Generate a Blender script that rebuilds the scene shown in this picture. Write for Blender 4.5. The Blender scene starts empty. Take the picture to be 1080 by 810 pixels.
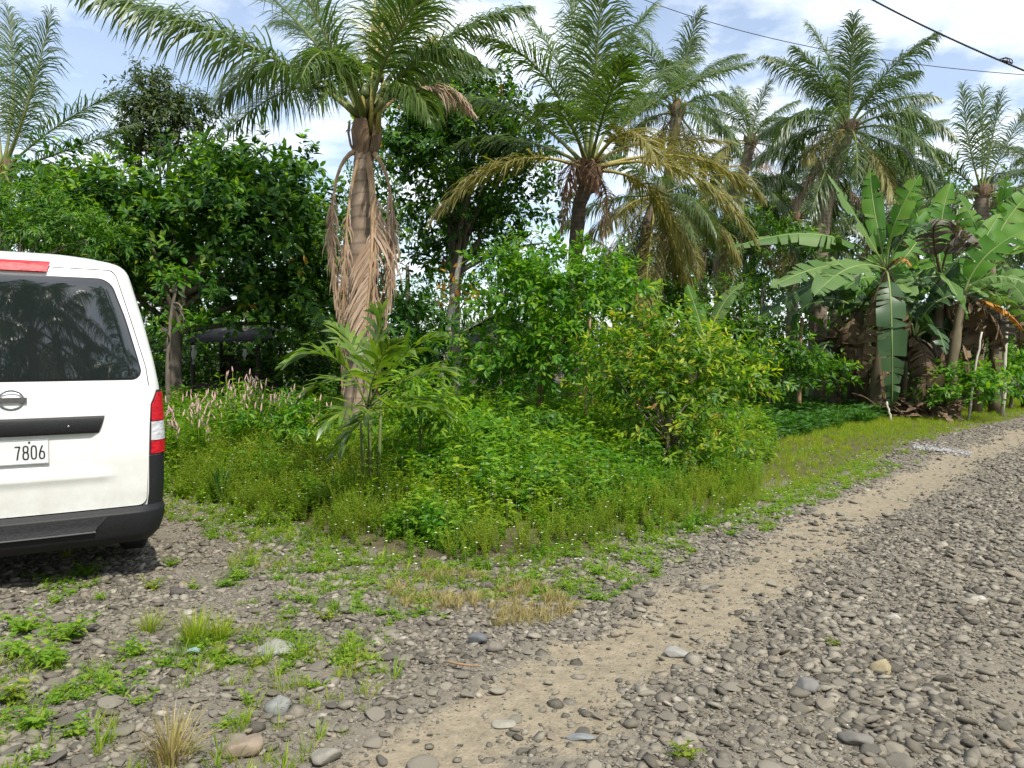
import bpy, bmesh, math, random
import numpy as np

rng = np.random.default_rng(11)
random.seed(11)
scene = bpy.context.scene
COL = scene.collection
PI = math.pi

# ------------------------------------------------------------------ camera
CAM_H, FPX, HOR = 1.55, 820.0, 372.0
PITCH = math.atan((405 - HOR) / FPX)
cam_d = bpy.data.cameras.new("camera")
cam_d.sensor_width = 36.0
cam_d.lens = 36.0 * FPX / 1080.0
cam_d.clip_start = 0.05
cam_d.clip_end = 3000
cam = bpy.data.objects.new("camera", cam_d)
COL.objects.link(cam)
cam.location = (0, 0, CAM_H)
cam.rotation_euler = (PI / 2 - PITCH, 0, 0)
scene.camera = cam

# ------------------------------------------------------------------ sky and sun
SUN_DIR = np.array([0.30, -0.50, 0.81])
SUN_DIR /= np.linalg.norm(SUN_DIR)
sun_el = math.asin(SUN_DIR[2])
sun_rot = math.atan2(SUN_DIR[0], SUN_DIR[1])
world = bpy.data.worlds.new("World")
scene.world = world
world.use_nodes = True
nt = world.node_tree
nt.nodes.clear()
wout = nt.nodes.new("ShaderNodeOutputWorld")
wbg = nt.nodes.new("ShaderNodeBackground")
wsky = nt.nodes.new("ShaderNodeTexSky")
wsky.sky_type = 'NISHITA'
wsky.sun_disc = False
wsky.sun_elevation = sun_el
wsky.sun_rotation = sun_rot
wsky.air_density = 1.0
wsky.dust_density = 1.2
wsky.ozone_density = 1.6
wbg.inputs[1].default_value = 0.15
wtc = nt.nodes.new("ShaderNodeTexCoord")
wsep = nt.nodes.new("ShaderNodeSeparateXYZ")
nt.links.new(wtc.outputs["Generated"], wsep.inputs[0])


def wmath(op, a, b=None, clamp=False):
    n = nt.nodes.new("ShaderNodeMath")
    n.operation = op
    n.use_clamp = clamp
    for i, v in enumerate((a, b)):
        if v is None:
            continue
        if isinstance(v, (int, float)):
            n.inputs[i].default_value = v
        else:
            nt.links.new(v, n.inputs[i])
    return n.outputs[0]


wz = wmath('ADD', wmath('MAXIMUM', wsep.outputs[2], 0.0), 0.12)
wcomb = nt.nodes.new("ShaderNodeCombineXYZ")
nt.links.new(wmath('DIVIDE', wsep.outputs[0], wz), wcomb.inputs[0])
nt.links.new(wmath('DIVIDE', wsep.outputs[1], wz), wcomb.inputs[1])
wcomb.inputs[2].default_value = 3.7
wn = nt.nodes.new("ShaderNodeTexNoise")
wn.inputs["Scale"].default_value = 1.7
wn.inputs["Detail"].default_value = 9
wn.inputs["Roughness"].default_value = 0.58
nt.links.new(wcomb.outputs[0], wn.inputs["Vector"])
wramp = nt.nodes.new("ShaderNodeValToRGB")
wramp.color_ramp.elements[0].position = 0.435
wramp.color_ramp.elements[1].position = 0.635
nt.links.new(wn.outputs[0], wramp.inputs[0])
wn2 = nt.nodes.new("ShaderNodeTexNoise")
wn2.inputs["Scale"].default_value = 3.6
wn2.inputs["Detail"].default_value = 6
nt.links.new(wcomb.outputs[0], wn2.inputs["Vector"])
wcl = nt.nodes.new("ShaderNodeValToRGB")
wcl.color_ramp.elements[0].position = 0.3
wcl.color_ramp.elements[0].color = (6.6, 7.3, 8.2, 1)
wcl.color_ramp.elements[1].position = 0.62
wcl.color_ramp.elements[1].color = (8.6, 8.8, 9.0, 1)
nt.links.new(wn2.outputs[0], wcl.inputs[0])
wmix = nt.nodes.new("ShaderNodeMix")
wmix.data_type = 'RGBA'
wfac = wmath('MULTIPLY', wramp.outputs[0], 0.93)
nt.links.new(wmath('ADD', wmath('MULTIPLY', wfac, 0.82), 0.18), wmix.inputs[0])
nt.links.new(wsky.outputs[0], wmix.inputs[6])
nt.links.new(wcl.outputs[0], wmix.inputs[7])
nt.links.new(wmix.outputs[2], wbg.inputs[0])
nt.links.new(wbg.outputs[0], wout.inputs[0])

sun_d = bpy.data.lights.new("sun", 'SUN')
sun_d.energy = 4.1
sun_d.angle = math.radians(0.9)
sun_d.color = (1.0, 0.95, 0.86)
sun = bpy.data.objects.new("sun", sun_d)
COL.objects.link(sun)
from mathutils import Vector, Matrix
sun.rotation_euler = Vector(SUN_DIR).to_track_quat('Z', 'Y').to_euler()

scene.view_settings.view_transform = 'Standard'
scene.view_settings.look = 'None'
scene.view_settings.exposure = 0.42
scene.view_settings.gamma = 1.0
scene.view_settings.use_curve_mapping = False
scene.render.engine = 'CYCLES'
scene.cycles.max_bounces = 7
scene.cycles.diffuse_bounces = 3
scene.cycles.glossy_bounces = 3
scene.cycles.transmission_bounces = 3
scene.cycles.transparent_max_bounces = 4
scene.cycles.use_denoising = True


# ------------------------------------------------------------------ helpers
def at(px, py, Y):
    """point at distance Y in front of the standpoint that is seen in direction (px, py) of the photograph"""
    u, v = (px - 540) / FPX, (405 - py) / FPX
    cp, sp = math.cos(PITCH), math.sin(PITCH)
    d = np.array([u, v * sp + cp, v * cp - sp])
    return np.array([0, 0, CAM_H]) + d * (Y / d[1])


def gnd(px, py):
    u, v = (px - 540) / FPX, (405 - py) / FPX
    cp, sp = math.cos(PITCH), math.sin(PITCH)
    d = np.array([u, v * sp + cp, v * cp - sp])
    return np.array([0, 0, CAM_H]) + d * (-CAM_H / d[2])


def _hash(i, j, s):
    h = (i.astype(np.int64) * 374761393 + j.astype(np.int64) * 668265263 + s * 1442695041) & 0xFFFFFFFF
    h = ((h ^ (h >> 13)) * 1274126177) & 0xFFFFFFFF
    return ((h ^ (h >> 16)) & 0xFFFF) / 65535.0


def vnoise(x, y, s=0):
    x, y = np.asarray(x, float), np.asarray(y, float)
    i, j = np.floor(x), np.floor(y)
    fx, fy = x - i, y - j
    fx, fy = fx * fx * (3 - 2 * fx), fy * fy * (3 - 2 * fy)
    a, b, c, d = _hash(i, j, s), _hash(i + 1, j, s), _hash(i, j + 1, s), _hash(i + 1, j + 1, s)
    return (a * (1 - fx) + b * fx) * (1 - fy) + (c * (1 - fx) + d * fx) * fy


def fbm(x, y, s=0, o=4):
    t, a, n = 0, 0.5, 0
    for k in range(o):
        t = t + a * vnoise(np.asarray(x) * 2 ** k, np.asarray(y) * 2 ** k, s + k)
        n += a
        a *= 0.5
    return t / n


def nrm(a):
    return a / np.maximum(np.linalg.norm(a, axis=-1, keepdims=True), 1e-9)


def poly_dist(x, y, P):
    """distance to polyline P and the signed side (positive = left of its direction)"""
    best = np.full(np.shape(x), 1e9)
    side = np.zeros(np.shape(x))
    for (ax, ay), (bx, by) in zip(P[:-1], P[1:]):
        dx, dy = bx - ax, by - ay
        t = np.clip(((x - ax) * dx + (y - ay) * dy) / (dx * dx + dy * dy), 0, 1)
        d = np.hypot(x - ax - t * dx, y - ay - t * dy)
        s = dx * (y - ay) - dy * (x - ax)
        m = d < best
        best = np.where(m, d, best)
        side = np.where(m, np.sign(s), side)
    return best, side


EDGE_PX = [(150, 521), (226, 540), (300, 566), (352, 585), (400, 602), (500, 603), (575, 596), (650, 577), (720, 563), (770, 548), (830, 528),
           (872, 511), (912, 494), (950, 476), (990, 464), (1040, 450), (1080, 441)]
EDGE = [tuple(gnd(*p)[:2]) for p in EDGE_PX]
d0 = np.array(EDGE[-1]) - np.array(EDGE[-3])
EDGE = [(-60, 12.0), (-9, 9.2)] + EDGE + [tuple(np.array(EDGE[-1]) + d0 / np.hypot(*d0) * 150)]
TRACK_PX = [(430, 830), (520, 770), (620, 706), (700, 655), (775, 612), (850, 566), (935, 519), (1000, 489), (1080, 456)]
TRACK = [tuple(gnd(*p)[:2]) for p in TRACK_PX]
dt = np.array(TRACK[-1]) - np.array(TRACK[-2])
ds = np.array(TRACK[1]) - np.array(TRACK[0])
TRACK = [tuple(np.array(TRACK[0]) - ds / np.hypot(*ds) * 30)] + TRACK + [tuple(np.array(TRACK[-1]) + dt / np.hypot(*dt) * 150)]
_n = nrm(np.array([dt[1], -dt[0]]))
TRACK2 = [(p[0] + 1.95 * _n[0], p[1] + 1.95 * _n[1]) for p in TRACK]


def veg(x, y):
    d, s = poly_dist(x, y, EDGE)
    return d * s


def track_mask(x, y):
    d, _ = poly_dist(x, y, TRACK)
    d2, _ = poly_dist(x, y, TRACK2)
    n = (fbm(x * 2.3, y * 2.3, 5) - 0.5) * 0.55
    a = np.clip((0.52 - d + n * 1.0) / 0.36, 0, 1)
    b = np.clip((0.50 - d2 + n) / 0.35, 0, 1) * 0.9
    return a, b


def gz(x, y):
    x, y = np.asarray(x, float), np.asarray(y, float)
    d, _ = poly_dist(x, y, TRACK)
    d2, _ = poly_dist(x, y, TRACK2)
    z = (fbm(x * 0.45, y * 0.45, 3) - 0.5) * 0.10 + (fbm(x * 3, y * 3, 9) - 0.5) * 0.03
    z = z - 0.035 * np.exp(-(d / 0.45) ** 2) - 0.03 * np.exp(-(d2 / 0.45) ** 2)
    z = z - 0.14 * np.exp(-(((x + 3.3) / 1.7) ** 2 + ((y - 6.3) / 1.5) ** 2))
    v = veg(x, y)
    return z + np.clip(v, 0, 6) * 0.012


def g1(x, y):
    return float(gz(np.array([x]), np.array([y]))[0])


class Geo:
    def __init__(s):
        s.V, s.F3, s.F4, s.M3, s.M4, s.n = [], [], [], [], [], 0

    def add(s, V, F, m=0):
        V = np.asarray(V, float).reshape(-1, 3)
        F = np.asarray(F, np.int64)
        s.V.append(V)
        if F.shape[1] == 3:
            s.F3.append(F + s.n)
            s.M3.append(np.full(len(F), m))
        else:
            s.F4.append(F + s.n)
            s.M4.append(np.full(len(F), m))
        s.n += len(V)

    def addm(s, V, faces, m=0):
        V = np.asarray(V, float).reshape(-1, 3)
        s.V.append(V)
        for F in faces:
            F = np.asarray(F, np.int64)
            if not len(F):
                continue
            if F.shape[1] == 3:
                s.F3.append(F + s.n)
                s.M3.append(np.full(len(F), m))
            else:
                s.F4.append(F + s.n)
                s.M4.append(np.full(len(F), m))
        s.n += len(V)

    def mesh(s, name, mats, origin=(0, 0, 0), smooth=True):
        V = np.concatenate(s.V) - np.asarray(origin, float)
        me = bpy.data.meshes.new(name)
        f3 = np.concatenate(s.F3) if s.F3 else np.zeros((0, 3), np.int64)
        f4 = np.concatenate(s.F4) if s.F4 else np.zeros((0, 4), np.int64)
        mi = np.concatenate(([np.concatenate(s.M3)] if s.M3 else []) + ([np.concatenate(s.M4)] if s.M4 else []))
        me.vertices.add(len(V))
        me.vertices.foreach_set("co", V.ravel().astype(np.float32))
        li = np.concatenate([f3.ravel(), f4.ravel()]).astype(np.int32)
        me.loops.add(len(li))
        me.loops.foreach_set("vertex_index", li)
        ls = np.concatenate([np.arange(len(f3)) * 3, len(f3) * 3 + np.arange(len(f4)) * 4]).astype(np.int32)
        me.polygons.add(len(ls))
        me.polygons.foreach_set("loop_start", ls)
        me.polygons.foreach_set("material_index", mi.astype(np.int32))
        me.polygons.foreach_set("use_smooth", np.full(len(ls), smooth))
        for m in mats:
            me.materials.append(m)
        me.update(calc_edges=True)
        return me

    def build(s, name, mats, parent=None, origin=(0, 0, 0), smooth=True):
        o = bpy.data.objects.new(name, s.mesh(name, mats, origin, smooth))
        COL.objects.link(o)
        if parent is not None:
            o.parent = parent
        else:
            o.location = origin
        return o


def tag(o, label=None, cat=None, group=None, kind=None):
    if label:
        o["label"] = label
    if cat:
        o["category"] = cat
    if group:
        o["group"] = group
    if kind:
        o["kind"] = kind
    return o


def thing(name, label, cat, loc=(0, 0, 0), group=None):
    o = bpy.data.objects.new(name, None)
    o.empty_display_size = 0.2
    COL.objects.link(o)
    o.location = loc
    return tag(o, label, cat, group)


# leaf prototypes (along, side, normal)
LEAF4 = (np.array([[0, 0, 0], [.42, .5, .07], [1, 0, -.1], [.42, -.5, .07]]), [np.array([[0, 1, 2], [0, 2, 3]])])
LEAF8 = (np.array([[0, 0, 0], [.28, .42, .06], [.66, .40, .0], [1, 0, -.16], [.66, -.40, .0], [.28, -.42, .06], [.28, 0, .0], [.66, 0, -.05]]),
         [np.array([[0, 1, 6], [2, 3, 7], [3, 4, 7], [0, 6, 5]]), np.array([[1, 2, 7, 6], [6, 7, 4, 5]])])


def inst(G, proto, pos, A, N, L, W, m=0):
    V, F = proto
    n, k = len(pos), len(V)
    A = nrm(A)
    S = nrm(np.cross(A, N))
    N = np.cross(S, A)
    L, W = np.broadcast_to(L, (n,)), np.broadcast_to(W, (n,))
    P = pos[:, None, :] + A[:, None, :] * (L[:, None] * V[None, :, 0])[..., None] + S[:, None, :] * (W[:, None] * V[None, :, 1])[..., None] \
        + N[:, None, :] * (L[:, None] * V[None, :, 2])[..., None]
    off = (np.arange(n) * k)[:, None, None]
    G.addm(P.reshape(-1, 3), [(f[None] + off).reshape(-1, f.shape[1]) for f in F], m)


def scatter(G, proto, x, y, z, rot, sc, m=0, zsc=None):
    """copies of a small plant (V, faces) at many spots, merged"""
    V, F = proto
    n, k = len(x), len(V)
    c, s = np.cos(rot)[:, None], np.sin(rot)[:, None]
    zs = sc if zsc is None else zsc
    P = np.stack([(V[None, :, 0] * c - V[None, :, 1] * s) * sc[:, None] + x[:, None],
                  (V[None, :, 0] * s + V[None, :, 1] * c) * sc[:, None] + y[:, None],
                  V[None, :, 2] * zs[:, None] + z[:, None]], -1)
    off = (np.arange(n) * k)[:, None, None]
    G.addm(P.reshape(-1, 3), [(f[None] + off).reshape(-1, f.shape[1]) for f in F], m)


def tube(G, P, R, sides=8, m=0, cap=True):
    P = np.asarray(P, float)
    R = np.broadcast_to(np.asarray(R, float), (len(P),))
    T = nrm(np.gradient(P, axis=0))
    ref = np.array([0, 0, 1.0]) if abs(T[0][2]) < 0.8 else np.array([0, 1.0, 0])
    U = nrm(np.cross(T, np.cross(ref, T)))
    W = np.cross(T, U)
    a = np.arange(sides) / sides * 2 * PI
    V = P[:, None, :] + R[:, None, None] * (np.cos(a)[None, :, None] * U[:, None, :] + np.sin(a)[None, :, None] * W[:, None, :])
    n = len(P)
    i = np.arange(n - 1)[:, None] * sides
    j = np.arange(sides)[None, :]
    j2 = (j + 1) % sides
    F = np.stack([i + j, i + j2, i + sides + j2, i + sides + j], -1).reshape(-1, 4)
    V = V.reshape(-1, 3)
    if cap:
        V = np.concatenate([V, P[:1], P[-1:]])
        jj = np.arange(sides)
        c3 = np.concatenate([np.stack([(jj + 1) % sides, jj, np.full(sides, n * sides)], -1),
                             np.stack([(n - 1) * sides + jj, (n - 1) * sides + (jj + 1) % sides, np.full(sides, n * sides + 1)], -1)])
        G.addm(V, [F, c3], m)
    else:
        G.addm(V, [F], m)


def bez(P0, P1, P2, t):
    t = np.asarray(t)[:, None]
    return (1 - t) ** 2 * P0 + 2 * t * (1 - t) * P1 + t * t * P2


def through(P0, Pm, P2):
    """control point of the quadratic curve that passes through Pm half way"""
    return 2 * Pm - 0.5 * (P0 + P2)


def box(G, lo, hi, m=0):
    x0, y0, z0 = lo
    x1, y1, z1 = hi
    V = [(x0, y0, z0), (x1, y0, z0), (x1, y1, z0), (x0, y1, z0), (x0, y0, z1), (x1, y0, z1), (x1, y1, z1), (x0, y1, z1)]
    G.add(V, [[0, 3, 2, 1], [4, 5, 6, 7], [0, 1, 5, 4], [1, 2, 6, 5], [2, 3, 7, 6], [3, 0, 4, 7]], m)


# ------------------------------------------------------------------ materials
def new_mat(name):
    m = bpy.data.materials.new(name)
    m.use_nodes = True
    m.node_tree.nodes.clear()
    out = m.node_tree.nodes.new("ShaderNodeOutputMaterial")
    return m, m.node_tree, out


def ramp(t, stops, interp='LINEAR'):
    r = t.nodes.new("ShaderNodeValToRGB")
    r.color_ramp.interpolation = interp
    e = r.color_ramp.elements
    while len(e) < len(stops):
        e.new(0.5)
    for k, (p, c) in enumerate(stops):
        e[k].position = p
        e[k].color = (*c, 1)
    return r


def leaf_mat(name, stops, rough=0.5, trans=0.32, tcol=(1.9, 2.0, 0.55), patch=None, pscale=0.6, spec=0.3):
    """leaves: colour differs leaf by leaf; light passes through the blade"""
    m, t, out = new_mat(name)
    g = t.nodes.new("ShaderNodeNewGeometry")
    r = ramp(t, stops)
    t.links.new(g.outputs["Random Per Island"], r.inputs[0])
    col = r.outputs[0]
    if patch:
        tc = t.nodes.new("ShaderNodeTexCoord")
        n = t.nodes.new("ShaderNodeTexNoise")
        n.inputs["Scale"].default_value = pscale
        n.inputs["Detail"].default_value = 3
        t.links.new(tc.outputs["Object"], n.inputs["Vector"])
        rr = ramp(t, [(0.42, (0, 0, 0)), (0.62, (1, 1, 1))])
        t.links.new(n.outputs[0], rr.inputs[0])
        mx = t.nodes.new("ShaderNodeMix")
        mx.data_type = 'RGBA'
        mx.blend_type = 'MULTIPLY'
        t.links.new(rr.outputs[0], mx.inputs[0])
        t.links.new(col, mx.inputs[6])
        mx.inputs[7].default_value = (*patch, 1)
        col = mx.outputs[2]
    p = t.nodes.new("ShaderNodeBsdfPrincipled")
    p.inputs["Roughness"].default_value = rough
    p.inputs["Specular IOR Level"].default_value = spec
    t.links.new(col, p.inputs["Base Color"])
    tr = t.nodes.new("ShaderNodeBsdfTranslucent")
    mul = t.nodes.new("ShaderNodeMix")
    mul.data_type = 'RGBA'
    mul.blend_type = 'MULTIPLY'
    mul.inputs[0].default_value = 1
    mul.inputs[7].default_value = (*tcol, 1)
    t.links.new(col, mul.inputs[6])
    t.links.new(mul.outputs[2], tr.inputs[0])
    mix = t.nodes.new("ShaderNodeMixShader")
    mix.inputs[0].default_value = trans
    t.links.new(p.outputs[0], mix.inputs[1])
    t.links.new(tr.outputs[0], mix.inputs[2])
    t.links.new(mix.outputs[0], out.inputs[0])
    return m


def noise_mat(name, c1, c2, scale=6, rough=0.8, bump=0.3, detail=6, stretch=(1, 1, 1), spec=0.3, metallic=0.0, bscale=None):
    m, t, out = new_mat(name)
    tc = t.nodes.new("ShaderNodeTexCoord")
    mp = t.nodes.new("ShaderNodeMapping")
    mp.inputs["Scale"].default_value = stretch
    t.links.new(tc.outputs["Object"], mp.inputs[0])
    n = t.nodes.new("ShaderNodeTexNoise")
    n.inputs["Scale"].default_value = scale
    n.inputs["Detail"].default_value = detail
    t.links.new(mp.outputs[0], n.inputs["Vector"])
    r = ramp(t, [(0.32, c1), (0.68, c2)])
    t.links.new(n.outputs[0], r.inputs[0])
    p = t.nodes.new("ShaderNodeBsdfPrincipled")
    p.inputs["Roughness"].default_value = rough
    p.inputs["Metallic"].default_value = metallic
    p.inputs["Specular IOR Level"].default_value = spec
    t.links.new(r.outputs[0], p.inputs["Base Color"])
    if bump:
        n2 = n
        if bscale:
            n2 = t.nodes.new("ShaderNodeTexNoise")
            n2.inputs["Scale"].default_value = bscale
            n2.inputs["Detail"].default_value = 5
            t.links.new(mp.outputs[0], n2.inputs["Vector"])
        b = t.nodes.new("ShaderNodeBump")
        b.inputs["Strength"].default_value = bump
        b.inputs["Distance"].default_value = 0.02
        t.links.new(n2.outputs[0], b.inputs["Height"])
        t.links.new(b.outputs[0], p.inputs["Normal"])
    t.links.new(p.outputs[0], out.inputs[0])
    return m


def plain(name, col, rough=0.5, metallic=0.0, coat=0.0, spec=0.5):
    m, t, out = new_mat(name)
    p = t.nodes.new("ShaderNodeBsdfPrincipled")
    p.inputs["Base Color"].default_value = (*col, 1)
    p.inputs["Roughness"].default_value = rough
    p.inputs["Metallic"].default_value = metallic
    p.inputs["Specular IOR Level"].default_value = spec
    p.inputs["Coat Weight"].default_value = coat
    p.inputs["Coat Roughness"].default_value = 0.05
    t.links.new(p.outputs[0], out.inputs[0])
    return m


def trunk_mat(name, c1, c2, rings=9.0, ring_dark=0.45):
    """palm bark: ring scars up the stem"""
    m, t, out = new_mat(name)
    tc = t.nodes.new("ShaderNodeTexCoord")
    n = t.nodes.new("ShaderNodeTexNoise")
    n.inputs["Scale"].default_value = 7
    n.inputs["Detail"].default_value = 7
    t.links.new(tc.outputs["Object"], n.inputs["Vector"])
    r = ramp(t, [(0.3, c1), (0.7, c2)])
    t.links.new(n.outputs[0], r.inputs[0])
    w = t.nodes.new("ShaderNodeTexWave")
    w.wave_type = 'BANDS'
    w.bands_direction = 'Z'
    w.wave_profile = 'SAW'
    w.inputs["Scale"].default_value = rings / 2.5
    w.inputs["Distortion"].default_value = 3.2
    w.inputs["Detail"].default_value = 2
    t.links.new(tc.outputs["Object"], w.inputs["Vector"])
    rr = ramp(t, [(0.0, (ring_dark,) * 3), (0.22, (1, 1, 1)), (0.9, (0.85, 0.85, 0.85)), (1.0, (ring_dark,) * 3)])
    t.links.new(w.outputs[1], rr.inputs[0])
    mx = t.nodes.new("ShaderNodeMix")
    mx.data_type = 'RGBA'
    mx.blend_type = 'MULTIPLY'
    mx.inputs[0].default_value = 1
    t.links.new(r.outputs[0], mx.inputs[6])
    t.links.new(rr.outputs[0], mx.inputs[7])
    p = t.nodes.new("ShaderNodeBsdfPrincipled")
    p.inputs["Roughness"].default_value = 0.85
    p.inputs["Specular IOR Level"].default_value = 0.2
    t.links.new(mx.outputs[2], p.inputs["Base Color"])
    b = t.nodes.new("ShaderNodeBump")
    b.inputs["Strength"].default_value = 0.6
    b.inputs["Distance"].default_value = 0.02
    t.links.new(w.outputs[1], b.inputs["Height"])
    t.links.new(b.outputs[0], p.inputs["Normal"])
    t.links.new(p.outputs[0], out.inputs[0])
    return m


M = {}
M['palm'] = leaf_mat("palm_green", [(0, (.050, .092, .022)), (.6, (.085, .140, .034)), (1, (.135, .175, .05))], 0.36, 0.30, (1.6, 1.9, .5), spec=.5)
M['palm_far'] = leaf_mat("palm_far_green", [(0, (.056, .096, .034)), (.6, (.090, .138, .046)), (1, (.14, .17, .07))], 0.38, 0.30, (1.5, 1.8, .6), spec=.5)
M['palm_yel'] = leaf_mat("palm_yellowing", [(0, (.14, .155, .04)), (.6, (.23, .212, .065)), (1, (.31, .255, .10))], 0.5, 0.32, (1.4, 1.4, .6))
M['palm_dry'] = leaf_mat("palm_dry", [(0, (.28, .19, .125)), (.6, (.42, .305, .215)), (1, (.52, .40, .30))], 0.75, 0.22, (1.3, 1.1, .8), spec=.2)
M['palm_rust'] = leaf_mat("palm_rust", [(0, (.13, .065, .04)), (1, (.26, .15, .10))], 0.8, 0.15, (1.3, 1, .8), spec=.2)
M['rachis'] = noise_mat("frond_stalk", (.10, .13, .03), (.19, .20, .06), 8, 0.5, 0.1)
M['rachis_yel'] = noise_mat("yellow_stalk", (.22, .19, .04), (.34, .28, .08), 8, 0.5, 0.1)
M['rachis_dry'] = noise_mat("dry_stalk", (.28, .18, .10), (.45, .31, .18), 8, 0.7, 0.2)
M['trunk_pale'] = trunk_mat("palm_bark_pale", (.22, .165, .118), (.42, .32, .235), 5, .55)
M['trunk_shaded'] = trunk_mat("palm_bark_shaded", (.075, .058, .045), (.15, .115, .085), 9, .55)  # shade on the second palm's trunk is put into this darker bark
M['trunk_far'] = trunk_mat("palm_bark_far", (.17, .135, .10), (.30, .24, .18), 7, .55)
M['coconut'] = noise_mat("coconut_husk", (.045, .075, .018), (.10, .12, .035), 5, 0.45, 0.1)
M['fibre'] = noise_mat("palm_fibre", (.10, .065, .04), (.24, .16, .10), 14, 0.9, 0.6, stretch=(1, 1, .2))
G1 = [(0, (.026, .080, .011)), (.55, (.050, .140, .014)), (.93, (.095, .200, .020)), (.97, (.14, .19, .02)), (1, (.22, .22, .03))]
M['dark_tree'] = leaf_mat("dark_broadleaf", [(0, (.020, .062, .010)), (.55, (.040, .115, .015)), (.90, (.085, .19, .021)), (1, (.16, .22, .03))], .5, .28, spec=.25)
M['mango'] = leaf_mat("olive_broadleaf", [(0, (.030, .055, .020)), (.6, (.055, .085, .028)), (1, (.11, .13, .05))], .42, .25)
M['mid_tree'] = leaf_mat("mid_broadleaf", G1, .40, .34)
M['bright'] = leaf_mat("bright_broadleaf", [(0, (.036, .120, .012)), (.5, (.072, .200, .016)), (.9, (.13, .27, .022)), (1, (.24, .32, .03))], .42, .42)
M['bush'] = leaf_mat("yellow_tipped_bush", [(0, (.040, .115, .012)), (.5, (.085, .195, .016)), (.86, (.18, .27, .022)), (.97, (.30, .31, .035)), (1, (.32, .16, .05))], .42, .40)
M['young_leaf'] = leaf_mat("young_leaf", [(0, (.085, .20, .016)), (.6, (.15, .29, .022)), (1, (.25, .35, .035))], .42, .42)
M['young_yellow'] = leaf_mat("young_yellow_leaf", [(0, (.18, .31, .02)), (.6, (.30, .37, .03)), (.93, (.42, .40, .05)), (1, (.42, .22, .06))], .42, .42)
M['tipyellow'] = leaf_mat("yellow_leaf", [(0, (.45, .20, .03)), (1, (.60, .36, .06))], .5, .35, (1.3, 1.2, .6))
M['areca'] = leaf_mat("young_palm_leaf", [(0, (.055, .12, .014)), (.5, (.11, .19, .02)), (1, (.19, .27, .035))], .33, .36, spec=.6)
M['weed'] = leaf_mat("weed_leaf", [(0, (.044, .125, .013)), (.5, (.105, .235, .020)), (1, (.21, .34, .032))], .55, .40, patch=(1.5, 1.12, .8), pscale=.9, spec=.2)
M['fineweed'] = leaf_mat("fine_weed_leaf", [(0, (.085, .145, .015)), (.5, (.18, .245, .024)), (1, (.31, .33, .045))], .6, .40, patch=(.78, .88, .85), pscale=.9, spec=.15)
M['grass'] = leaf_mat("grass_blade", [(0, (.12, .20, .016)), (.5, (.22, .30, .028)), (.85, (.36, .37, .05)), (1, (.40, .33, .11))], .6, .42, patch=(.8, .95, .8), pscale=.9, spec=.05)
M['limeweed'] = leaf_mat("lime_weed_leaf", [(0, (.085, .19, .016)), (.5, (.16, .275, .024)), (1, (.27, .34, .045))], .55, .42, patch=(.8, .9, .8), pscale=1.2, spec=.2)
M['drygrass'] = leaf_mat("dry_grass_blade", [(0, (.22, .20, .06)), (.6, (.36, .30, .11)), (1, (.46, .38, .19))], .7, .3, (1.2, 1.1, .8))
M['fern'] = leaf_mat("ground_cover_leaf", [(0, (.022, .075, .014)), (.6, (.045, .125, .02)), (1, (.08, .18, .03))], .45, .34)
M['whiteflower'] = plain("white_petal", (.80, .80, .72), .6)
M['yellowflower'] = plain("yellow_petal", (.75, .55, .06), .6)
M['pinkflower'] = noise_mat("pink_spike", (.42, .24, .23), (.62, .46, .40), 3, .8, 0)
M['stem'] = noise_mat("green_stem", (.07, .10, .025), (.14, .16, .05), 9, .6, .1)
M['bark'] = noise_mat("bark_grey_brown", (.075, .06, .045), (.20, .165, .13), 9, .9, .5, stretch=(1, 1, .3))
M['bark_pale'] = noise_mat("bark_pale", (.20, .175, .14), (.42, .38, .32), 6, .9, .4, stretch=(1, 1, .4))
M['bark_tan'] = noise_mat("bark_tan", (.20, .12, .06), (.34, .23, .13), 9, .8, .3)
M['banana'] = leaf_mat("banana_blade", [(0, (.055, .150, .022)), (.6, (.095, .225, .032)), (1, (.15, .27, .045))], .5, .42, (1.7, 1.7, .45), spec=.2)
M['banana_pale'] = leaf_mat("banana_pale_blade", [(0, (.075, .155, .036)), (1, (.145, .235, .070))], .55, .32, (1.5, 1.6, .6))
M['banana_dark'] = leaf_mat("banana_dark_blade", [(0, (.034, .075, .028)), (1, (.056, .110, .040))], .4, .2, (1.6, 1.8, .6))
M['banana_dead'] = leaf_mat("banana_dead_blade", [(0, (.07, .05, .032)), (.7, (.16, .11, .065)), (1, (.25, .18, .11))], .8, .2, (1.2, 1.0, .7), spec=.2)
M['banana_gray'] = leaf_mat("banana_gray_blade", [(0, (.085, .075, .06)), (1, (.17, .15, .12))], .8, .15, (1.2, 1.0, .8), spec=.2)
M['banana_orange'] = leaf_mat("banana_orange_blade", [(0, (.42, .18, .03)), (1, (.55, .27, .05))], .6, .3, (1.2, 1.0, .6))
M['banana_rib'] = noise_mat("banana_midrib", (.15, .21, .06), (.24, .30, .10), 4, .5, .05)
M['banana_stem'] = noise_mat("banana_stem", (.07, .06, .035), (.21, .17, .10), 5, .7, .4, stretch=(1, 1, .25))
M['bamboo'] = noise_mat("dry_pole", (.36, .33, .26), (.58, .54, .45), 7, .7, .2, stretch=(1, 1, .2))
M['soil'] = noise_mat("garden_soil", (.07, .055, .035), (.13, .10, .065), 5, .95, .4)


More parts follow.
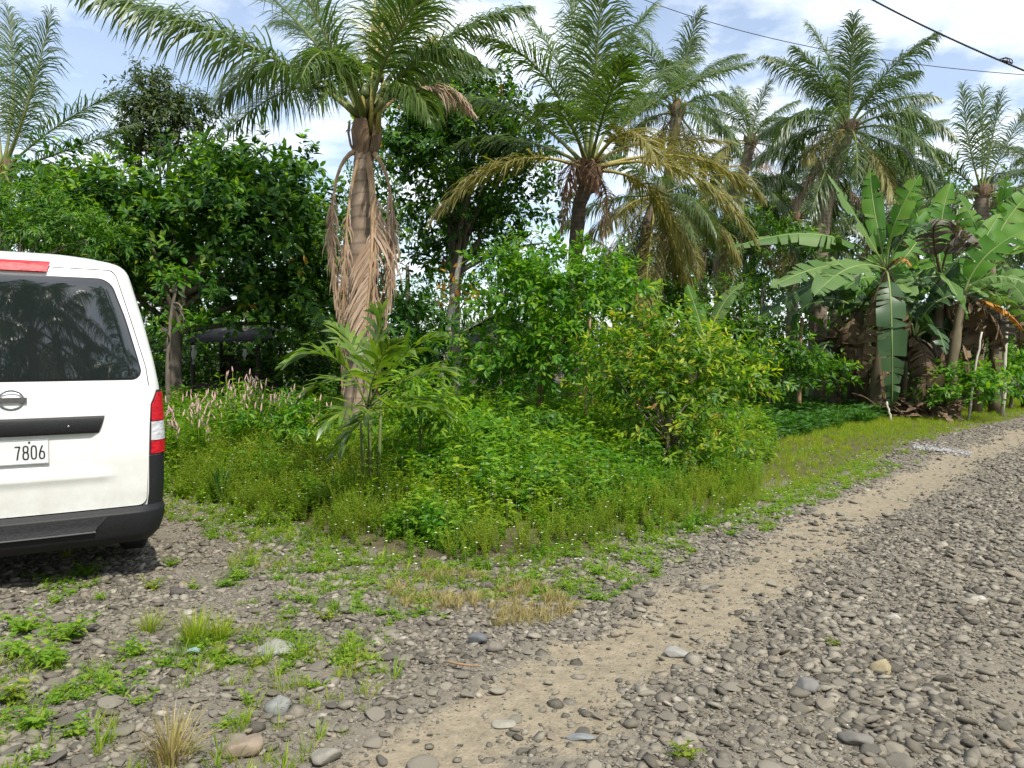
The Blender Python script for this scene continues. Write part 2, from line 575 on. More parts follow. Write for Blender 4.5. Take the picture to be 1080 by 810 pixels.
# ------------------------------------------------------------------ ground
def ground_material():
    m, t, out = new_mat("ground_gravel_soil")
    tc = t.nodes.new("ShaderNodeTexCoord")
    att = t.nodes.new("ShaderNodeVertexColor")
    att.layer_name = "zone"
    sep = t.nodes.new("ShaderNodeSeparateColor")
    t.links.new(att.outputs[0], sep.inputs[0])

    def noise(scale, detail=5, rough=.6):
        n = t.nodes.new("ShaderNodeTexNoise")
        n.inputs["Scale"].default_value = scale
        n.inputs["Detail"].default_value = detail
        n.inputs["Roughness"].default_value = rough
        t.links.new(tc.outputs["Object"], n.inputs["Vector"])
        return n

    def mix(f, a, b, bt='MIX'):
        n = t.nodes.new("ShaderNodeMix")
        n.data_type = 'RGBA'
        n.blend_type = bt
        for s, v in ((0, f), (6, a), (7, b)):
            if isinstance(v, (int, float)):
                n.inputs[s].default_value = v
            elif isinstance(v, tuple):
                n.inputs[s].default_value = (*v, 1)
            else:
                t.links.new(v, n.inputs[s])
        return n.outputs[2]

    fine = noise(55, 6, .7)
    vor = t.nodes.new("ShaderNodeTexVoronoi")
    vor.inputs["Scale"].default_value = 60
    t.links.new(tc.outputs["Object"], vor.inputs["Vector"])
    vor2 = t.nodes.new("ShaderNodeTexVoronoi")
    vor2.inputs["Scale"].default_value = 130
    t.links.new(tc.outputs["Object"], vor2.inputs["Vector"])
    # gravel matrix: coarse sand with small chips of different greys
    chips = ramp(t, [(0, (.085, .078, .066)), (.5, (.14, .13, .108)), (1, (.25, .232, .198))])
    t.links.new(vor.outputs["Color"], chips.inputs[0])
    matrix = ramp(t, [(.3, (.118, .103, .078)), (.7, (.215, .190, .148))])
    t.links.new(fine.outputs[0], matrix.inputs[0])
    gravel = mix(.5, matrix.outputs[0], chips.outputs[0])
    big = noise(1.3, 4)
    sand = ramp(t, [(.28, (.152, .126, .085)), (.5, (.24, .203, .141)), (.72, (.325, .278, .197))])
    sn = noise(16, 8, .75)
    t.links.new(sn.outputs[0], sand.inputs[0])
    spk = ramp(t, [(0, (.45, .45, .45)), (.22, (1, 1, 1))])
    t.links.new(vor2.outputs["Distance"], spk.inputs[0])
    sandc = mix(.35, sand.outputs[0], spk.outputs[0], 'MULTIPLY')
    brown = ramp(t, [(.3, (.125, .108, .080)), (.7, (.225, .198, .152))])
    t.links.new(sn.outputs[0], brown.inputs[0])
    soil = ramp(t, [(.3, (.060, .050, .028)), (.7, (.125, .10, .06))])
    t.links.new(sn.outputs[0], soil.inputs[0])
    dusty = mix(big.outputs[0], gravel, brown.outputs[0])

    def sharpen(src, lo=.35, hi=.65):
        a = t.nodes.new("ShaderNodeMath")
        a.operation = 'ADD'
        b = t.nodes.new("ShaderNodeMath")
        b.operation = 'MULTIPLY_ADD'
        b.inputs[1].default_value = .5
        b.inputs[2].default_value = -.25
        t.links.new(sn.outputs[0], b.inputs[0])
        t.links.new(src, a.inputs[0])
        t.links.new(b.outputs[0], a.inputs[1])
        r = ramp(t, [(lo, (0, 0, 0)), (hi, (1, 1, 1))])
        t.links.new(a.outputs[0], r.inputs[0])
        return r.outputs[0]

    c = mix(sharpen(sep.outputs[0]), dusty, sandc)
    c = mix(sharpen(sep.outputs[1], .3, .8), c, brown.outputs[0])
    c = mix(sharpen(sep.outputs[2]), c, soil.outputs[0])
    p = t.nodes.new("ShaderNodeBsdfPrincipled")
    p.inputs["Roughness"].default_value = .92
    p.inputs["Specular IOR Level"].default_value = .2
    t.links.new(c, p.inputs["Base Color"])
    b = t.nodes.new("ShaderNodeBump")
    b.inputs["Strength"].default_value = .7
    b.inputs["Distance"].default_value = .012
    hm = mix(.5, vor.outputs["Distance"], fine.outputs[0])
    t.links.new(hm, b.inputs["Height"])
    t.links.new(b.outputs[0], p.inputs["Normal"])
    t.links.new(p.outputs[0], out.inputs[0])
    return m


def spaced(lo, hi, near_lo, near_hi, step, grow=1.22):
    a = list(np.arange(near_lo, near_hi, step))
    s, v = step, a[-1]
    while v < hi:
        s *= grow
        v += s
        a.append(v)
    s, v = step, a[0]
    while v > lo:
        s *= grow
        v -= s
        a.insert(0, v)
    return np.array(a)


gx = spaced(-900, 900, -7, 14, .07)
gy = spaced(-300, 1500, 1.5, 20, .07)
GX, GY = np.meshgrid(gx, gy)
GZ = gz(GX.ravel(), GY.ravel())
ta, tb = track_mask(GX.ravel(), GY.ravel())
tv = veg(GX.ravel(), GY.ravel())
vz = np.clip((tv + .1 + (fbm(GX.ravel() * 1.5, GY.ravel() * 1.5, 21) - .5) * 1.2) / .8, 0, 1)
# a few soil patches among the gravel on the near left
left = np.clip((-0.3 - GX.ravel()) / 2.0, 0, 1) * np.clip((fbm(GX.ravel() * .9, GY.ravel() * .9, 33) - .42) * 5, 0, 1) * .75
G = Geo()
ny, nx = GX.shape
ii = np.arange(ny - 1)[:, None] * nx + np.arange(nx - 1)[None, :]
G.add(np.stack([GX.ravel(), GY.ravel(), GZ], -1), np.stack([ii, ii + 1, ii + nx + 1, ii + nx], -1).reshape(-1, 4))
ground = G.build("ground", [ground_material()])
ca = ground.data.color_attributes.new("zone", 'FLOAT_COLOR', 'POINT')
zc = np.stack([ta, np.maximum(tb, left), vz, np.ones_like(ta)], -1)
ca.data.foreach_set("color", zc.ravel().astype(np.float32))
tag(ground, "gravel road with a sandy wheel track and soil verge", "ground", kind="structure")


# ------------------------------------------------------------------ broadleaf trees
TIPS = {'dark_tree': 'young_leaf', 'mid_tree': 'young_leaf', 'bright': 'young_leaf', 'bush': 'young_yellow'}
def rand_dirs(n):
    return nrm(rng.normal(size=(n, 3)))


def crown_geo(G, ells, leaf, nleaf, clump_r=.38, m=0, proto=LEAF8, shell=.55, droop=.25, wratio=.46, lump=.35, flat=.7, lobes=4, tips=.45):
    """leaf clusters held on twig ends through the volume of a few ellipsoids; returns the cluster centres"""
    vols = np.array([e[1][0] * e[1][1] * e[1][2] for e in ells]) ** (2 / 3)
    cents = []
    more = []
    for (c, r), v in zip(ells, vols):
        d = rand_dirs(lobes)
        d[:, 2] = np.abs(d[:, 2]) * 1.1 - .25
        for q in nrm(d):
            f = rng.uniform(.34, .55)
            more.append((np.asarray(c) + q * np.asarray(r) * rng.uniform(.75, 1.0), np.asarray(r) * f, v * f * f * 1.5))
    vols = np.concatenate([vols, [m_[2] for m_ in more]])
    ells = list(ells) + [m_[:2] for m_ in more]
    for (c, r), v in zip(ells, vols / vols.sum()):
        c, r = np.asarray(c, float), np.asarray(r, float)
        nl = int(nleaf * v)
        nc = max(6, int(nl / 15))
        d = rand_dirs(nc)
        d[:, 2] = np.where(d[:, 2] < -.55, -d[:, 2] * .6, d[:, 2])
        d = nrm(d)
        bump = 1 + lump * (vnoise(d[:, 0] * 2.2 + c[0], d[:, 1] * 2.2 + d[:, 2] * 1.7 + c[1], 3) - .5) * 2
        rad = (shell + (1.0 - shell) * rng.random(nc) ** .7) * bump * np.where(rng.random(nc) < .14, rng.uniform(1.05, 1.35, nc), 1)
        cc = c + d * r * rad[:, None]
        cents.append(cc)
        td = nrm(d * .8 + np.array([0, 0, .45]) + rng.normal(size=(nc, 3)) * .45)
        tl = clump_r * rng.uniform(.8, 1.9, nc)
        k = rng.integers(0, nc, nl)
        u = rng.random(nl) ** .75
        perp = nrm(np.cross(td[k], rng.normal(size=(nl, 3))))
        pos = cc[k] + td[k] * (tl[k] * u)[:, None] + perp * .02 + np.array([0, 0, -.16]) * (tl[k] * u * u)[:, None]
        A = td[k] * (.35 + .5 * u)[:, None] + perp * .8 + np.array([0, 0, -droop]) + rng.normal(size=(nl, 3)) * .12
        N = np.array([0, 0, .75]) + td[k] * .5 + d[k] * .25 + rng.normal(size=(nl, 3)) * .25
        L = leaf * rng.uniform(.65, 1.2, nl) * (1.1 - .35 * u)
        young = (u > .74) & (d[k][:, 2] > -.15) & (rng.random(nc)[k] < tips)
        for sel, mm in ((~young, m), (young, 2 if m == 0 else m)):
            if sel.any():
                inst(G, proto, pos[sel], A[sel], N[sel], L[sel], (L * wratio * rng.uniform(.85, 1.15, nl))[sel], mm)
    return np.concatenate(cents)


def limbs_geo(G, base, top, cents, r0, n=9, m=0, rt=.5):
    base, top = np.asarray(base, float), np.asarray(top, float)
    t = np.linspace(0, 1, 9)[:, None]
    mid = (base + top) / 2 + rng.normal(size=3) * .06 * np.linalg.norm(top - base)
    P = bez(base, mid, top, t[:, 0])
    tube(G, P, r0 * (1 - (1 - rt) * t[:, 0]) * (1 + .5 * np.exp(-t[:, 0] * 18)), 10, m)
    pick = rng.choice(len(cents), min(n, len(cents)), replace=False)
    for k in pick:
        f = rng.uniform(.45, 1.0)
        p0 = P[int(f * 8)]
        c = cents[k]
        pm = (p0 + c) / 2 + np.array([0, 0, .12]) * np.linalg.norm(c - p0) + rng.normal(size=3) * .06
        tube(G, bez(p0, pm, c, np.linspace(0, 1, 7)), r0 * np.linspace(.42, .07, 7), 6, m)


def tree(name, label, cat, base, top, ells, leaf, nleaf, leafm, r0, barkm='bark', group=None, nl=9, yellow=0, **kw):
    base = np.asarray(base, float)
    T = thing(name, label, cat, base, group)
    G = Geo()
    cents = crown_geo(G, ells, leaf, nleaf, **kw)
    if yellow:
        k = rng.integers(0, len(cents), 5)
        for c in cents[k]:
            n = yellow
            inst(G, LEAF8, c + rng.normal(size=(n, 3)) * .12, rng.normal(size=(n, 3)) + [0, 0, -.4], rng.normal(size=(n, 3)) + [0, 0, 1], np.full(n, leaf), np.full(n, leaf * .5), 1)
    G2 = Geo()
    limbs_geo(G2, base, top, cents, r0, nl)
    G2.build("trunk", [M[barkm]], T, base)
    G.build("crown", [M[leafm], M['tipyellow'], M[TIPS.get(leafm, leafm)]], T, base)
    return T


def ell(px, py, D, rx, ry, rz):
    """ellipsoid whose centre is seen at (px, py) at distance D, radii in metres"""
    return (at(px, py, D), (rx, ry, rz))


# --- the trees behind the verge
b = gnd(185, 460) * [0, 0, 0] + at(188, 372, 15.5)
tree("broadleaf_tree", "big dense dark green broadleaf tree behind the white van, widest crown in the photo", "tree",
     (b[0], 15.5, 0), at(200, 290, 15.5),
     [ell(200, 275, 15.3, 2.3, 1.8, 1.45), ell(110, 250, 15.2, 1.15, 1.3, .95), ell(285, 255, 15.6, 1.1, 1.3, 1.25), ell(220, 200, 15.6, 1.5, 1.3, .62),
      ell(285, 325, 16.2, 1.4, 1.2, .9), ell(322, 235, 16.5, .7, .9, 1.1), ell(110, 320, 15.8, 1.3, 1.0, .9), ell(345, 330, 17, .9, .9, 1.1), ell(80, 215, 15.6, .9, .9, .6)],
     .215, 26000, 'dark_tree', .17, nl=16, clump_r=.42, yellow=3)
b = at(180, 372, 23)
tree("mango_tree", "olive green mango tree with a narrow top standing out above the dark tree", "tree", (b[0], 23, 0), at(182, 200, 23),
     [ell(180, 160, 23, 1.3, 1.3, 1.2), ell(158, 112, 23, .55, .6, .8), ell(200, 130, 23, .75, .7, .6), ell(150, 165, 23, .8, .8, .8)],
     .2, 9000, 'mango', .2, clump_r=.4, droop=.6, wratio=.34)
b = at(20, 372, 13.2)
tree("feathery_tree", "bright green fine leaved tree showing above the roof of the van", "tree", (b[0], 13.2, 0), at(22, 260, 13.2),
     [ell(10, 250, 13.2, 1.3, 1.2, .9), ell(60, 262, 13, .9, .9, .7), ell(-40, 240, 13.2, 1.0, 1.0, .9), ell(35, 222, 13.4, .7, .7, .5)],
     .13, 9000, 'mid_tree', .1, clump_r=.34, wratio=.26, droop=.5)
b = at(478, 372, 16.5)
tree("jackfruit_tree", "tall dark green tree with a few yellow leaves between the two front coconut palms", "tree", (b[0], 16.5, 0), at(482, 230, 16.5),
     [ell(490, 190, 16.6, 1.5, 1.5, 1.9), ell(455, 150, 16.4, 1.0, 1.0, 1.1), ell(530, 215, 16.8, 1.1, 1.2, 1.4), ell(490, 262, 17, 1.5, 1.3, 1.0), ell(478, 118, 16.6, .75, .8, .7)],
     .17, 19000, 'dark_tree', .16, nl=14, clump_r=.42, yellow=6)
b = at(465, 372, 15.2)
G = Geo()
T = thing("leaning_tree", "slim pale leaning trunk with orange leaves in the shade left of the young tree", "tree", (b[0], 15.2, 0))
P = np.array([at(463, 430, 15.2), at(468, 380, 15.2), at(475, 335, 15.2), at(480, 300, 15.3), at(486, 270, 15.4)])
P[0][2] = 0
tube(G, P, [.10, .09, .08, .06, .04], 9)
G.build("trunk", [M['bark_pale']], T, (b[0], 15.2, 0))
G = Geo()
c = np.array([at(472, 306, 15.1), at(483, 308, 15.1), at(501, 303, 15.1), at(500, 314, 15.1), at(466, 315, 15.1), at(478, 290, 15.2)])
k = rng.integers(0, 6, 46)
inst(G, LEAF8, c[k] + rng.normal(size=(46, 3)) * .09, rng.normal(size=(46, 3)) + [0, 0, -.7], rng.normal(size=(46, 3)) + [0, -.5, 1], rng.uniform(.13, .2, 46), rng.uniform(.06, .08, 46))
G.build("crown", [M['tipyellow']], T, (b[0], 15.2, 0))
b = at(428, 372, 13)
tree("ground_shrub", "blue green drooping shrub right behind the trunk of the front palm", "shrub", (b[0], 13, 0), at(430, 400, 13),
     [ell(424, 345, 13, .55, .5, .55), ell(432, 385, 13, .6, .55, .5), ell(420, 420, 12.8, .5, .5, .5)], .2, 2600, 'fern', .05, clump_r=.3, droop=.55, wratio=.34)

# --- the young trees and bushes in the weeds
b = gnd(566, 478)
tree("young_tree", "tall young tree with fresh green leaves and slim stem in the middle of the verge", "tree", (b[0], b[1], 0), at(567, 330, b[1]),
     [ell(560, 358, 11.6, .95, .85, .85), ell(600, 318, 11.6, .85, .8, .62), ell(545, 295, 11.7, .45, .5, .38), ell(525, 400, 11.5, .6, .6, .45), ell(640, 315, 11.6, .48, .55, .42),
      ell(585, 395, 11.4, .7, .6, .5), ell(575, 275, 11.7, .4, .4, .3)],
     .135, 9000, 'bright', .05, 'bark_tan', nl=16, clump_r=.30, shell=.35, lobes=5, lump=.6, tips=.6)
b = gnd(622, 470)
tree("thin_sapling", "thin tan stemmed sapling close to the right of the young tree", "tree", (b[0], b[1], 0), at(619, 335, b[1]),
     [ell(622, 340, b[1], .35, .35, .4), ell(640, 385, b[1], .5, .5, .4)], .12, 1300, 'bright', .032, 'bark_tan', nl=5, clump_r=.2)
b = gnd(708, 508)
tree("leafy_bush", "rounded bush with yellow and reddish young leaves at the verge edge", "bush", (b[0], b[1], 0), at(708, 440, b[1]),
     [ell(712, 445, 9.6, .78, .7, .62), ell(690, 390, 9.7, .58, .55, .42), ell(740, 400, 9.7, .46, .5, .42), ell(700, 352, 9.8, .28, .3, .25), ell(665, 375, 9.9, .28, .3, .22), ell(655, 420, 9.7, .42, .5, .42), ell(735, 478, 9.3, .5, .45, .3)],
     .115, 8600, 'bush', .035, 'bark', nl=18, clump_r=.30, shell=.3, wratio=.38, lobes=6, lump=.6, tips=.65)
b = gnd(440, 520)
tree("drooping_shrub", "leafy shrub of hanging narrow leaves touching the small palm on its right side", "shrub", (b[0], b[1], 0), at(442, 440, b[1]),
     [ell(440, 415, 8.5, .26, .3, .2), ell(425, 455, 8.5, .36, .36, .3), ell(462, 440, 8.5, .22, .26, .25)], .15, 1000, 'weed', .022, 'stem', nl=9, clump_r=.2, droop=.75, wratio=.27, shell=.2)
b = gnd(555, 505)
tree("low_shrub", "low dark leaved shrub at the foot of the young tree", "shrub", (b[0], b[1], 0), at(545, 470, b[1]),
     [ell(535, 465, 9.8, .5, .4, .3), ell(580, 475, 9.7, .4, .4, .25)], .12, 1700, 'mid_tree', .025, 'stem', nl=6, clump_r=.18)
for (px, py, h, w, lab, mt) in [(505, 512, .62, .42, "low spreading shrub with narrow bright leaves between the small palm and the young tree", 'bright'),
                               (300, 505, .8, .5, "knee high leafy shrub left of the small palm", 'bright'),
                               ]:
    b = gnd(px, py)
    c = b + [0, 0, h * .6]
    tree("low_shrub", lab, "shrub", (b[0], b[1], 0), c, [(c, (w, w * .8, h * .45)), (c + [w * .3, 0, h * .2], (w * .5, w * .5, h * .35))], .13, 1000, mt, .018, 'stem', nl=7, clump_r=.2, shell=.3, wratio=.32, droop=.5)
b = at(815, 372, 17)
tree("shade_bush", "dark green bush in the gap between the yellow tipped bush and the banana plants", "bush", (b[0], 17, 0), at(815, 390, 17),
     [ell(815, 385, 17, .9, .8, .6), ell(790, 400, 16.5, .7, .7, .5), ell(850, 405, 17, .7, .7, .4)], .17, 3600, 'mid_tree', .05, nl=7, clump_r=.3)
b = at(805, 372, 21)
tree("feather_leaf_tree", "mid green tree with light feathery foliage left of the tallest banana leaves", "tree", (b[0], 21, 0), at(805, 300, 21),
     [ell(800, 255, 21.5, 1.0, .9, .6), ell(830, 268, 21, .9, .9, .5), ell(770, 330, 21, .9, .9, .7), ell(825, 320, 21.5, 1, 1, .7)], .16, 6000, 'mid_tree', .07, nl=9, clump_r=.35, wratio=.3)
for (px, py, D, rx, rz, mt, lab) in [
        (1012, 408, 17.8, .8, .45, 'bright', "bright green roadside bush right of the heap of dead banana leaves"),
        (1066, 395, 21, 1.1, .7, 'bright', "light green bush at the far right end of the verge beside the pale pole"),
        (1035, 390, 23, 1.2, .8, 'mid_tree', "mid green bush behind the slanted stake near the right edge"),
        (760, 365, 18.5, 1.0, .7, 'mid_tree', "green bush with broad leaves right behind the yellow tipped bush"),
        (690, 330, 18.5, .9, .7, 'mid_tree', "dark green bush below the far pale palm trunks"),
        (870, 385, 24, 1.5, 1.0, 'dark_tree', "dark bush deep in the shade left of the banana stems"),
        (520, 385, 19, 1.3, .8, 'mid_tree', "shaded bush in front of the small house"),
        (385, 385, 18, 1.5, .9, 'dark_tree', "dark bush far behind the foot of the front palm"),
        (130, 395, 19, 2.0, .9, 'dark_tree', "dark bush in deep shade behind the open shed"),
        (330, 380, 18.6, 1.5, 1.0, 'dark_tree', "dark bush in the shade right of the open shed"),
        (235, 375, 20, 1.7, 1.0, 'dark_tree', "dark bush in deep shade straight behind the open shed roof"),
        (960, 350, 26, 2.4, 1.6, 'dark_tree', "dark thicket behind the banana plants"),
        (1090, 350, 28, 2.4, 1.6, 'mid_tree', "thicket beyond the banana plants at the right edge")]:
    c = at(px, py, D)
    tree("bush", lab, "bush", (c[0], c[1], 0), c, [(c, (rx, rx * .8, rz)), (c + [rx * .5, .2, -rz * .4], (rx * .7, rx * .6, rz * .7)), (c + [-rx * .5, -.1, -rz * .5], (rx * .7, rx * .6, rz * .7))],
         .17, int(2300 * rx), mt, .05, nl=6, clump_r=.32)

# --- background row of trees that closes the view
BACK = [(-60, 280, 27, 3.2, 2.6), (60, 300, 27, 3.0, 2.0), (150, 290, 26, 2.8, 2.2), (260, 285, 28, 3.0, 2.2), (350, 290, 27, 2.6, 2.4), (430, 250, 25, 2.0, 2.6),
        (520, 290, 29, 2.6, 2.2), (600, 325, 31, 2.6, 1.6), (690, 330, 33, 2.8, 1.7), (780, 305, 34, 3.0, 2.0), (860, 300, 33, 3.0, 2.2), (950, 290, 33, 3.0, 2.4), (1040, 280, 32, 3.0, 2.6),
        (1130, 275, 31, 3.0, 2.8)]
names = ["left of the van roof", "behind the van", "behind the mango tree", "behind the dark broadleaf tree", "left of the front palm trunk", "right of the front palm trunk", "behind the small house",
         "under the gap of sky beside the dark palm trunk", "behind the far pale palm trunks", "behind the pale trunked far palm", "left of the banana plants", "behind the banana plants",
         "under the far right palm", "past the right edge of the banana plants"]
crowns = []
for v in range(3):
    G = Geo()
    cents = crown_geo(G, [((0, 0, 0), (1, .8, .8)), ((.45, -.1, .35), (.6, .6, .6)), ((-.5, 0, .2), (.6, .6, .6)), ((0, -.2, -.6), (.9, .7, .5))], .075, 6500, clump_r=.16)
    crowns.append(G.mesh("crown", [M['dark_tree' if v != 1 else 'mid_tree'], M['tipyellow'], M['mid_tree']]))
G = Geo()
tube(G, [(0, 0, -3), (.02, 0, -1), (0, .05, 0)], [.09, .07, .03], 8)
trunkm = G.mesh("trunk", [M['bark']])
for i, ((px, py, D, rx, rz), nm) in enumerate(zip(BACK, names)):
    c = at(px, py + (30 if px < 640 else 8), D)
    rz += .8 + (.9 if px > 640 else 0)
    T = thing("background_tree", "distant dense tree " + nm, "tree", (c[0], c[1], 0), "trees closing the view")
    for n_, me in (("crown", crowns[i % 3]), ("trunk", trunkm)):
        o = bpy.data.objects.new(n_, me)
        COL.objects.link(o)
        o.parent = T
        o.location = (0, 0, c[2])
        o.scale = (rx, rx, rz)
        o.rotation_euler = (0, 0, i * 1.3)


LOWN = ["behind the van body", "left of the shed posts", "behind the shed", "right of the shed", "behind the front palm trunk", "behind the leaning pale trunk", "behind the small house",
        "behind the young tree", "behind the second palm", "behind the pale far trunks", "behind the thick far trunk", "left behind the bananas", "right behind the bananas", "beyond the pale pole"]
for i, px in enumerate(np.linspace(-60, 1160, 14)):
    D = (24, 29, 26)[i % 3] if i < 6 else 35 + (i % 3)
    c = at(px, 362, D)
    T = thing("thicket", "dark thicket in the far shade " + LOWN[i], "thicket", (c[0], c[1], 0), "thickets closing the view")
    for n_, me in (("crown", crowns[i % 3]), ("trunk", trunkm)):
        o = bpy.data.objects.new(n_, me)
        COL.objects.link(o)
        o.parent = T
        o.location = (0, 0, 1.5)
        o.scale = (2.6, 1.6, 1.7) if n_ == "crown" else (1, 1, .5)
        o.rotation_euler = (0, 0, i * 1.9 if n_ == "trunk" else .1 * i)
for i, (x, y, z, r) in enumerate([(-9, -13, 4, 4), (-3.5, -15, 4.5, 4), (3.5, -13, 5.5, 4), (8.5, -12, 6, 4.2), (13, -9, 5.5, 4), (-14, -9, 4, 4)]):
    T = thing("roadside_tree", "dense tree across the road behind the standpoint, " + ["left of the row", "second of the row", "third of the row", "fourth of the row", "right end of the row", "nearest the van"][i], "tree", (x, y, 0), "trees across the road")
    for n_, me in (("crown", crowns[i % 3]), ("trunk", trunkm)):
        o = bpy.data.objects.new(n_, me)
        COL.objects.link(o)
        o.parent = T
        o.location = (0, 0, z)
        o.scale = (r, r, z * .9)
        o.rotation_euler = (0, 0, i * 1.1)


# ------------------------------------------------------------------ palms
def frond(G, P0, P1, P2, n=108, L=.97, w=.0275, base=.22, droop=.8, v=.3, a0=66, a1=24, rr=.028, ml=0, mr=1, jit=.13, comb=0.0, fray=0.0, sides=(1, -1)):
    P0, P1, P2 = map(lambda p: np.asarray(p, float), (P0, P1, P2))
    tt = np.linspace(0, 1, 14)
    tube(G, bez(P0, P1, P2, tt), rr * (1 - .82 * tt) * (1 + 1.0 * np.exp(-tt * 9)), 6, mr)
    t = np.linspace(base, 1, n)
    P = bez(P0, P1, P2, t)
    T = nrm(np.gradient(P, axis=0))
    S = np.cross(T, np.array([0, 0, 1.0]))
    bad = np.linalg.norm(S, axis=1) < .12
    S[bad] = np.array([1, 0.2, 0])
    S = nrm(S)
    N = np.cross(S, T)
    u = (t - base) / (1 - base)
    prof = np.clip(np.minimum(.45 + 1.9 * u, 1.0) * np.where(u > .55, 1 - np.maximum(u - .55, 0) ** 1.2 * 1.75, 1), .18, 1)
    for side in sides:
        a = np.radians(a0 + (a1 - a0) * u) + rng.normal(size=n) * jit
        vv = v + rng.normal(size=n) * jit * 1.5
        d = nrm(T * np.cos(a)[:, None] + S * (side * np.sin(a) * np.cos(vv))[:, None] + N * (np.sin(a) * np.sin(vv))[:, None] + rng.normal(size=(n, 3)) * jit * .5)
        ln = L * prof * rng.uniform(.82, 1.08, n)
        if fray:
            ln = np.where(rng.random(n) < fray, ln * rng.uniform(.1, .6, n), ln)
        p = P.copy()
        rows = []
        dr = droop * rng.uniform(.7, 1.35, n)
        for k, wk in enumerate((.55, 1.0, .72, .06)):
            Wd = nrm(T - d * np.sum(T * d, 1, keepdims=True))
            ww = (w * wk * .5 * np.minimum(1, .4 + prof))[:, None]
            rows.append(np.stack([p - Wd * ww, p + Wd * ww], 1))
            if k < 3:
                p = p + d * (ln / 3)[:, None]
                d = nrm(d + np.array([0, 0, -1.0]) * (dr * (.55 + .5 * k))[:, None] + rng.normal(size=(n, 3)) * jit * .5)
        V = np.stack(rows, 1).reshape(n, 8, 3)
        off = (np.arange(n) * 8)[:, None, None]
        F = np.array([[0, 1, 3, 2], [2, 3, 5, 4], [4, 5, 7, 6]])
        G.add(V.reshape(-1, 3), (F[None] + off).reshape(-1, 4), ml)


MATS = {'g': ('palm', 'rachis'), 'y': ('palm_yel', 'rachis_yel'), 'd': ('palm_dry', 'rachis_dry'), 'r': ('palm_rust', 'rachis_dry'), 'f': ('palm_far', 'rachis')}
FRLAB = {'y': "yellowing frond", 'd': "dry tan frond", 'r': "rusty brown dead frond"}


def palm_trunk(T, P, R, mat, origin, fibre=True):
    P = np.asarray(P, float)
    n = 46
    tt = np.linspace(0, 1, len(P))
    ts = np.linspace(0, 1, n)
    Q = np.stack([np.interp(ts, tt, P[:, k]) for k in range(3)], 1)
    r = np.interp(ts, tt, R) * (1 + .03 * np.sin(np.arange(n) * 2.4))
    G = Geo()
    tube(G, Q, r, 14)
    G.build("trunk", [M[mat]], T, origin)
    if fibre:
        G = Geo()
        top = Q[-1]
        for k in range(9):
            a = k * 2.4
            d = np.array([math.cos(a), math.sin(a), 0])
            s0 = top + d * r[-1] * .6 + [0, 0, -.22]
            s2 = top + d * (r[-1] * 1.15 + .03) + [0, 0, .26]
            Vw = np.array([-d[1], d[0], 0]) * r[-1] * .55
            V = []
            for q, wd in ((0, .5), (.35, 1), (.7, .95), (1, .55)):
                p = s0 * (1 - q) + s2 * q + d * .06 * math.sin(q * PI)
                V += [p - Vw * wd, p + d * .03, p + Vw * wd]
            G.add(V, [[3 * j + i, 3 * j + i + 1, 3 * j + i + 4, 3 * j + i + 3] for j in range(3) for i in range(2)])
        G.build("leaf_sheath", [M['fibre']], T, origin)


def view_frond(T, origin, kind, c, mid, tip, off_m=0.0, off_t=0.0, **kw):
    """a frond whose middle and tip are seen at given spots of the photo, standing off_m / off_t metres nearer (-) or farther (+) than the crown"""
    D = c[1]
    Pm, Pt = at(*mid, D + off_m), at(*tip, D + off_t)
    P0 = c + nrm((Pm - c)[None])[0] * .10
    G = Geo()
    a = dict(L=.92)
    if kind == 'y':
        a.update(droop=.45, v=.12, jit=.16)
    if kind in 'dr':
        a.update(droop=1.6, v=-.1, fray=.2, jit=.2, w=.026)
    a.update(kw)
    frond(G, P0, through(P0, Pm, Pt), Pt, **a)
    o = G.build("frond", [M[k] for k in MATS[kind]], T, origin)
    if kind in FRLAB:
        tag(o, FRLAB[kind])
    return o


